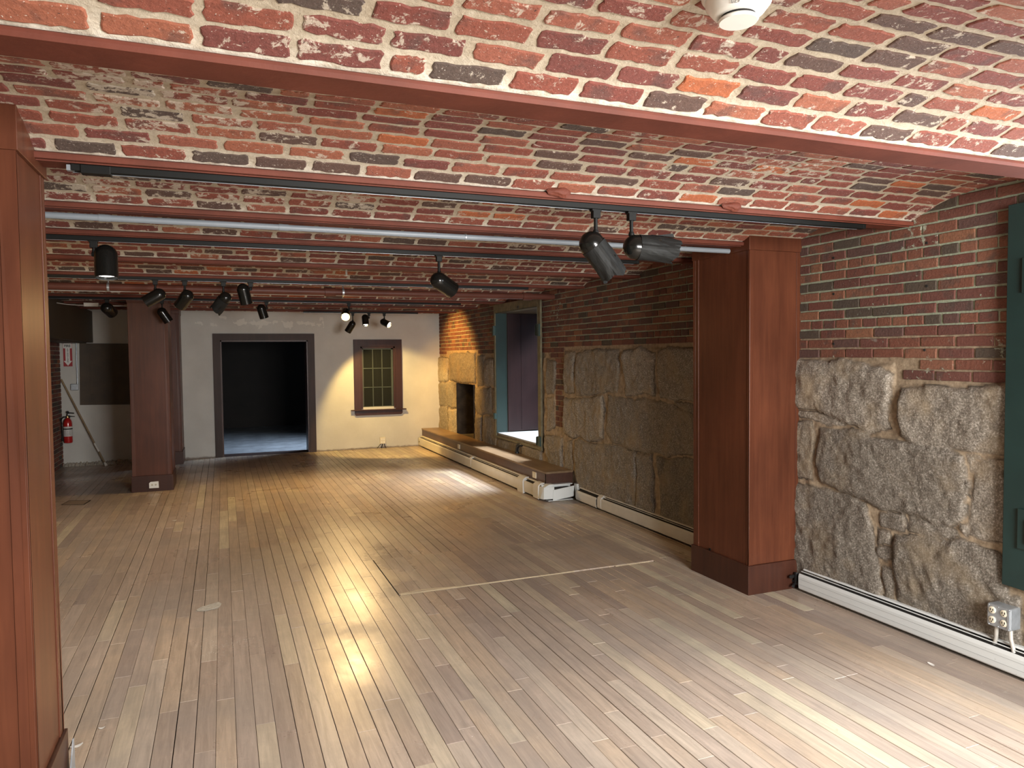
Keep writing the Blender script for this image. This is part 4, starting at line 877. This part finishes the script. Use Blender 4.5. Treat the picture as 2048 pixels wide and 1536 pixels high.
def camv(a, b, c): return (cr*a + cu*b + cf*c).normalized()
def spot(label, x, y, zp, off, d, L=.185, R=.058, foil=0, lens='lens_off', side=None, stem=.085):
    """adapter on the track at x,y; housing pivots at off from the stem's foot; d = aim"""
    t = thing('track_spotlight', label, 'spotlight', (x, y, 2.345), 'black track spotlights')
    m = MB(); m.box(x-.020, x+.020, y-.015, y+.015, 2.302, 2.3455); m.box(x-.026,x+.026,y-.016,y+.016,2.335,2.3455); m.build('adapter', M['black'], t, bevel=.003)
    foot = Vector((x, y, zp))
    m = MB(); m.tube([(x,y,2.305),(x,y,zp+.012)], .0095, 10); m.lathe([(0,-.016),(.012,-.012),(.015,0),(.012,.012),(0,.016)], (x,y,zp), (0,0,1), 12); m.build('stem', M['black'], t, True)
    d = Vector(d).normalized(); piv = foot + Vector(off)              # housing axis point level with pivot
    back = piv - d*(L*.36)
    prof = []
    for k in range(9): a_ = math.pi/2*k/8; prof.append((R*math.sin(a_), R*(1-math.cos(a_))))
    prof += [(R, L*.5), (R, L), (R-.003, L), (R-.003, L-.012), (R-.008, L-.03)]
    m = MB(); m.lathe(prof[:-1]+[(R-.008, L-.03)], back, d, 32)
    hs = m.build('housing', M['black_gloss'], t, True)
    m = MB(); m.lathe([(0,0),(R-.007,.0),(R-.007,.002),(0,.004)], back + d*(L-.022), d, 28); ln = m.build('lens', M[lens], hs)
    m = MB(); s_ = d.cross(Vector((0,0,1))); s_ = s_.normalized() if s_.length > 1e-3 else Vector((1,0,0))
    if (piv-foot).length > .04: m.lathe([(0,0),(.012,0),(.012,.012),(0,.012)], piv - (piv-foot).normalized()*R*0.98 if (piv-foot).length > .01 else piv, (foot-piv).normalized() if (piv-foot).length > .01 else (1,0,0), 12); m.tube([foot, piv - (piv-foot).normalized()*R*.95 if (piv-foot).length > R else foot+Vector((0,0,.001))], .007, 8); m.build('yoke', M['black'], t, True)
    if foil:
        rr_ = random.Random(int(x*1000)); n = 40; rings = []
        x_ = d.cross(Vector((0,0,1))); x_ = x_.normalized() if x_.length > .01 else Vector((1,0,0)); yv = d.cross(x_)
        ph = [rr_.uniform(0, 6.28) for _ in range(6)]
        for j in range(9):
            tt = L*.42 + (L*.58+foil)*j/8; row = []
            for k in range(n):
                a_ = 2*math.pi*k/n; cr_amt = .25+.75*(j/8)
                rad = R + .0022 + cr_amt*(.0025*math.sin(3*a_+ph[0]+j*.5)+.002*math.sin(7*a_+ph[1]-j*.8)+.0016*rr_.uniform(-1,1)) + (0.004 if k == 0 else 0)
                end = (.012*math.sin(2*a_+ph[2])+.008*math.sin(5*a_+ph[3])+.004*rr_.uniform(-1,1)) if j == 8 else 0
                row.append(back + d*(tt+end) + rad*(math.cos(a_)*x_ + math.sin(a_)*yv))
            rings.append(row)
        m = MB(); m.add([p for r_ in rings for p in r_], [(j*n+k, j*n+(k+1)%n, (j+1)*n+(k+1)%n, (j+1)*n+k) for j in range(8) for k in range(n)])
        # a folded flap of foil at the top
        p0 = back + d*(L*.8) + cu*(R+.004); m.add([p0, p0+d*.03+cu*.004, p0+d*(foil+L*.2-.005)+cu*.022, p0+d*(foil+L*.2)+cu*.002, p0+cr*.002-cf*.02, p0+d*(foil+L*.2)-cf*.02], [(0,1,2,3),(0,3,5,4)])
        fo = m.build('foil_wrap', M['foil'], hs, recalc=False); sd = fo.modifiers.new('thick', 'SOLIDIFY'); sd.thickness = .0008
    return t, back + d*(L-.015), d
def lamp(name, p, d, power, col, size=80, blend=.5, rad=.03):
    l = bpy.data.lights.new(name, 'SPOT'); l.energy = power; l.color = col; l.spot_size = math.radians(size); l.spot_blend = blend; l.shadow_soft_size = rad
    o = bpy.data.objects.new(name, l); C.objects.link(o); o.location = p; o.rotation_euler = Vector(d).to_track_quat('-Z', 'Y').to_euler(); return o
f_ = lambda c, k: tuple(c*k)
spot('black spotlight wrapped in black foil aimed steeply down, left of the foil-wrapped pair', 1.687, 3.115, 2.235, camv(-.25,-.75,-.1)*.062, camv(.60,-.72,.22), L=.175, R=.062, foil=.075)
spot('black spotlight wrapped in black foil lying almost level, right of the foil-wrapped pair', 1.885, 3.115, 2.235, camv(.30,-.95,-.1)*.066, camv(.96,-.06,.18), L=.175, R=.060, foil=.09)
spot('black domed spotlight alone in the middle of the second track, turned away to the right', 1.415, 4.89, 2.225, camv(.1,-1,-.1)*.062, camv(.55,-.34,.62), L=.2, R=.06)
_, pl, dl = spot('largest black spotlight hanging straight down at the left on the second track', -.686, 4.89, 2.265, (.062,.0,-.012), (0.02,-.14,-1), L=.20, R=.063, lens='lamp_cool')
_, pa, da = spot('chrome-glinting black spotlight aimed down left, first of the four on the third track', -.537, 7.17, 2.262, camv(.35,-.75,-.1)*.060, camv(-.78,-.52,-.22), L=.19, R=.056, lens='lamp_cool')
spot('black spotlight aimed down left, second of the four on the third track', -.298, 7.17, 2.256, camv(.25,-.8,-.1)*.060, camv(-.66,-.60,.42), L=.19, R=.056)
spot('foil-snouted black spotlight aimed down left, third of the four on the third track', .025, 7.17, 2.25, camv(.2,-.8,-.1)*.060, camv(-.66,-.66,.3), L=.17, R=.055, foil=.04)
spot('black spotlight pointing down, last and rightmost of the four on the third track', .260, 7.17, 2.285, (-.064,.0,-.02), camv(.12,-.93,.35), L=.19, R=.055)
spot('black spotlight pointing down in front of the white wall above the doorway', .532, 9.63, 2.262, (-.060,.0,-.01), camv(.2,-.92,.3), L=.18, R=.055)
spot('dark spotlight hanging in front of the far column just below another head', -.655, 9.63, 2.245, camv(.15,-.8,-.1)*.055, camv(.42,-.80,.35), L=.19, R=.055)
spot('round-backed black spotlight aimed away beside the dark soffit at far left', -1.235, 9.63, 2.262, (0,.0,-.02), camv(-.03,-.35,.9), L=.19, R=.066)
_, p1, d1 = spot('lit warm spotlight glaring toward the viewer between doorway and small window', 1.555, 9.63, 2.262, camv(-.5,-.5,0)*.058, (-.16,-.85,-.50), L=.19, R=.055, lens='lamp_warm')
spot('dark spotlight hanging low just below the glaring lit one', 1.965, 11.80, 2.225, camv(-.2,-.8,0)*.075, camv(-.55,-.80,.2), L=.20, R=.055, stem=.12)
_, p2, d2 = spot('white-glowing spotlight pointing down, left of the two bright ones above the small window', 2.225, 11.80, 2.272, (-.062,.0,-.008), camv(.12,-.96,-.18), L=.18, R=.055, lens='lamp_white')
_, p3, d3 = spot('white-glowing spotlight aimed right, nearest the brick corner above the small window', 2.475, 11.80, 2.262, camv(-.1,-.9,0)*.06, camv(.80,-.42,-.32), L=.18, R=.055, lens='lamp_white')
_, p4, d4 = spot('warm spotlight behind the near left column aimed up at the red pipe', -1.75, 4.89, 2.262, (0,.0,-.065), (.12,.95,.10), L=.18, R=.055, lens='lamp_warm')
lamp('lamp_glaring', p1, (-.06,-.25,-.95), 350, (1.0,.66,.28), 165, 1.0)
lamp('lamp_down', p2 , (.42,.62,-1), 330, (1.0,.66,.21), 84, .35)
lamp('lamp_corner', p3, (.80,.10,-.52), 270, (1.0,.52,.12), 100, .5)
lamp('lamp_second_track', pl, dl, 70, (1.0,.86,.70), 105, .8)
lamp('lamp_third_track', pa, (-.35,.1,-1), 80, (1.0,.84,.66), 110, .8)
lamp('lamp_pipe', p4, d4, 12, (1.0,.66,.30), 60, .6)

# ------------------------------------------------------------------ smoke detector
sx, sy = 1.165, 1.435
t = thing('smoke_detector', 'white round smoke detector on the brick vault at the top edge', 'smoke detector', (sx, sy, 2.5))
m = MB(); m.lathe([(0,0),(.083,0),(.086,-.006),(.086,-.022),(.080,-.030),(0,-.030)], (sx,sy,2.522), (0,0,1), 40); m.build('base', M['white_plastic'], t, True)
m = MB(); m.lathe([(.078,0),(.076,-.014),(.060,-.034),(.052,-.040),(0,-.040)], (sx,sy,2.493), (0,0,1), 40); m.build('head', M['white_plastic'], t, True)
m = MB(); m.lathe([(.040,0),(.040,-.010)], (sx,sy,2.454), (0,0,1), 32); m.build('vent_ring', M['slot'], t)
m = MB(); m.lathe([(0,0),(.045,0),(.047,-.003),(.044,-.008),(.0,-.009)], (sx,sy,2.446), (0,0,1), 36); m.build('cover_disc', M['white_plastic'], t, True)
dirv = Vector((-sx, -sy, 0)).normalized(); tp = Vector((sx,sy,2.4612)) + dirv*.0640 + Vector((-dirv.y, dirv.x, 0))*-.006
rt = Matrix((Vector((-dirv.y, dirv.x, 0)), (Vector((0,0,1))*.78+dirv*.625).normalized(), (dirv*.78+Vector((0,0,-.625))).normalized())).transposed()
text_mesh('029', .014, simple('grey_print', (.2,.2,.2), .5), tp, rt, 'number_print', t)

# ------------------------------------------------------------------ floor hatches and debris
t = thing('floor_hatch', 'rectangular patched hatch in the floorboards with a pale worn edge strip', 'hatch', (2.1, 5.3, 0))
hf = Field(); rn = random.Random(44); x = HX0 + .02
n_b = 25; bw = (HX1-HX0-.005)/n_b
for i in range(n_b):
    xa, xb = HX0+.003+i*bw+.0008, HX0+.003+(i+1)*bw-.0008; r = .92 if i == 8 else rn.random()*.66+.0; L_ = rn.uniform(.3,.7)
    for (a, b_) in ((HY0+.022, HY1-.004),):
        zt = .0035
        hf.raw([(xa,a,-.010),(xb,a,-.010),(xb,b_,-.010),(xa,b_,-.010),(xa,a,zt),(xb,a,zt),(xb,b_,zt),(xa,b_,zt)], [(0,1,5,4),(1,2,6,5),(2,3,7,6),(3,0,4,7),(4,5,6,7)], r, 1.0)
o = hf.mb.build('hatch_boards', M['hatch'], t, attrs={'rnd': hf.r, 'kind': hf.k}, recalc=False)
m = MB(); m.add([(HX0+.03,HY0+.002,0),(HX0+1.35,HY0+.006,0),(HX0+1.35,HY0+.016,.0045),(HX0+.03,HY0+.02,.0045),(HX0+1.7,HY0-.004,0),(HX1-.05,HY0+.002,0),(HX1-.05,HY0+.010,.0045),(HX0+1.7,HY0+.006,.0045)], [(0,1,2,3),(4,5,6,7)]); 
m.add([(HX0+.01,HY0+.0,.0),(HX0+.18,HY0+.0,.0),(HX0+.5,HY0+.014,.0046),(HX0+.18,HY0+.06,.0048),(HX0+.01,HY0+.03,.0046)], [(0,1,2,3,4)])
m.build('edge_strip', M['pale_wood'], t, recalc=False)
m = MB(); m.box(HX0-.001, HX0+.003, HY0-.001, HY1+.004, -.004, .0015); m.box(HX0, HX1-.35, HY1-.001, HY1+.003, -.004, .001); m.build('gap_line', M['void'], t)
t = thing('floor_access_panel', 'small rectangular outline of a floor access panel in the left alcove', 'floor panel', (-1.6, 9.55, 0))
m = MB(); q4 = [(-1.735,9.47),(-1.50,9.38),(-1.47,9.63),(-1.70,9.72)]
for i in range(4):
    a, b_ = Vector((*q4[i],0)), Vector((*q4[(i+1)%4],0)); w2 = .008 if i != 3 else .004
    dd = (b_-a).normalized(); nn = Vector((-dd.y, dd.x, 0))*w2; m.add([a-nn, b_-nn, b_+nn, a+nn]+[p+Vector((0,0,.0016)) for p in (a-nn, b_-nn, b_+nn, a+nn)], [(4,5,6,7),(0,1,5,4),(1,2,6,5),(2,3,7,6),(3,0,4,7)])
m.build('dark_seam', M['void'], t, recalc=False)
m = MB(); m.add([(q[0],q[1],.0012) for q in q4], [(0,1,2,3)]); m.build('panel', simple('panel_tan', (.25,.19,.14), .5), t, recalc=False)
def chip(x, y, s, lab, ang=0, curl=.003, mat='dust', long=2.2):
    m = MB(); n = 7; pts = []
    for i in range(n):
        tt = i/(n-1); w_ = s*.5*math.sin(math.pi*(.12+.76*tt))
        px = (tt-.5)*s*long; pz = .0012 + curl*4*(tt-.5)**2; bend = s*.35*(tt-.5)**2*4
        for sg in (-1, 1): pts.append((px*math.cos(ang)-(sg*w_+bend)*math.sin(ang), px*math.sin(ang)+(sg*w_+bend)*math.cos(ang), pz))
    m.add(pts, [(2*i, 2*i+2, 2*i+3, 2*i+1) for i in range(n-1)]); m.add([(p[0],p[1],p[2]-.001) for p in pts], [(2*i+1, 2*i+3, 2*i+2, 2*i) for i in range(n-1)])
    o = m.build('debris_flake', M[mat], recalc=False); o.location = (x, y, 0.0015); tag(o, lab, 'debris', 'white flakes of debris on the floor')
chip(-.615, 3.50, .022, 'curled white flake on the floor right of the near left column foot', .4)
chip(-.54, 3.63, .012, 'tiny white flake just beyond the curled flake by the near left column', .2)
chip(-.49, 8.05, .022, 'white flake on the floor in front of the far column with the outlet', .3)
chip(3.42, 2.66, .022, 'ragged white flake on the floor close to the near right heater', 1.2)
m = MB(); bl = [(-.10,.0),(-.07,.045),(-.02,.075),(.035,.11),(.055,.06),(.045,.01),(.02,-.02),(-.04,-.035),(-.09,-.03)]
m.add([(x_, y_, .0016) for x_, y_ in bl] + [(x_, y_, .0004) for x_, y_ in bl], [tuple(range(9))] + [(k+9, (k+1) % 9 + 9, (k+1) % 9, k) for k in range(9)]); m.add([(-.11,-.03,.002),(-.04,-.055,.002),(.03,-.035,.002),(.05,0,.002),(.026,-.028,.002),(-.04,-.045,.002),(-.10,-.024,.002)], [(0,1,5,6),(1,2,4,5),(2,3,4)])
o = m.build('worn_patch', simple('pale_grey_residue', (.44,.42,.37), .55, 0, .25, 40), recalc=False); o.location = (-.10, 5.12, .0006); tag(o, 'pale grey torn residue patch on the floorboards left of centre', 'residue')
# fine white dust specks: uncountable
m = MB(); rr = random.Random(77)
def speck(x, y, s):
    n = 5; m.add([(x+s*math.cos(6.283*k/n), y+s*.7*math.sin(6.283*k/n), .0018) for k in range(n)], [tuple(range(n))])
for _ in range(260): speck(rr.uniform(-1.0, 3.5), rr.uniform(1.6, 8.5), rr.uniform(.0008, .0028))
for _ in range(160): speck(3.36+rr.gauss(0,.10), 3.72+rr.gauss(0,.10), rr.uniform(.0008, .003))
for _ in range(120): speck(3.16+rr.gauss(0,.05), 4.35+rr.gauss(0,.16), rr.uniform(.0008, .003))
for _ in range(160): speck(.02+rr.gauss(0,.10), 4.40+rr.gauss(0,.05), rr.uniform(.0008, .003))
o = m.build('dust_specks', M['dust'], recalc=False); o['kind'] = 'stuff'; tag(o, 'fine white dust and crumbs scattered over the floorboards', 'dust')

# painted-over mortar lumps on the second beam, anchor holes in the near brickwork
for (x_, lab) in ((1.461, 'red-painted mortar lump on the beam edge above the foil-wrapped spotlights'), (2.433, 'red-painted mortar lump on the beam edge toward the right end of the nearest track')):
    bm = bmesh.new(); bmesh.ops.create_icosphere(bm, subdivisions=3, radius=1.0); rq = random.Random(int(x_*100))
    for v_ in bm.verts:
        k_ = 1 + .16*math.sin(5*v_.co.x+rq.random()*.5) + .12*math.sin(7*v_.co.y+2); v_.co = Vector((v_.co.x*.055*k_, v_.co.y*.022, v_.co.z*.024*k_))
    me = bpy.data.meshes.new('mortar_lump'); bm.to_mesh(me); bm.free(); me.materials.append(M['beam']); o = bpy.data.objects.new('mortar_lump', me); C.objects.link(o); o.location = (x_, 3.035, 2.395); tag(o, lab, 'mortar lump', 'painted mortar lumps')
wr = bpy.data.objects['wall_right']
for (yy, zz) in ((2.959,2.258),(2.955,2.015),(3.631,2.259),(3.628,2.025),(2.963,1.653),(3.625,1.70)):
    m = MB(); m.lathe([(0,0),(.0075,0),(.0075,.0035),(0,.0035)], (XR-.0125, yy, zz), (-1,0,0), 12); m.build('anchor_hole', M['void'], wr)
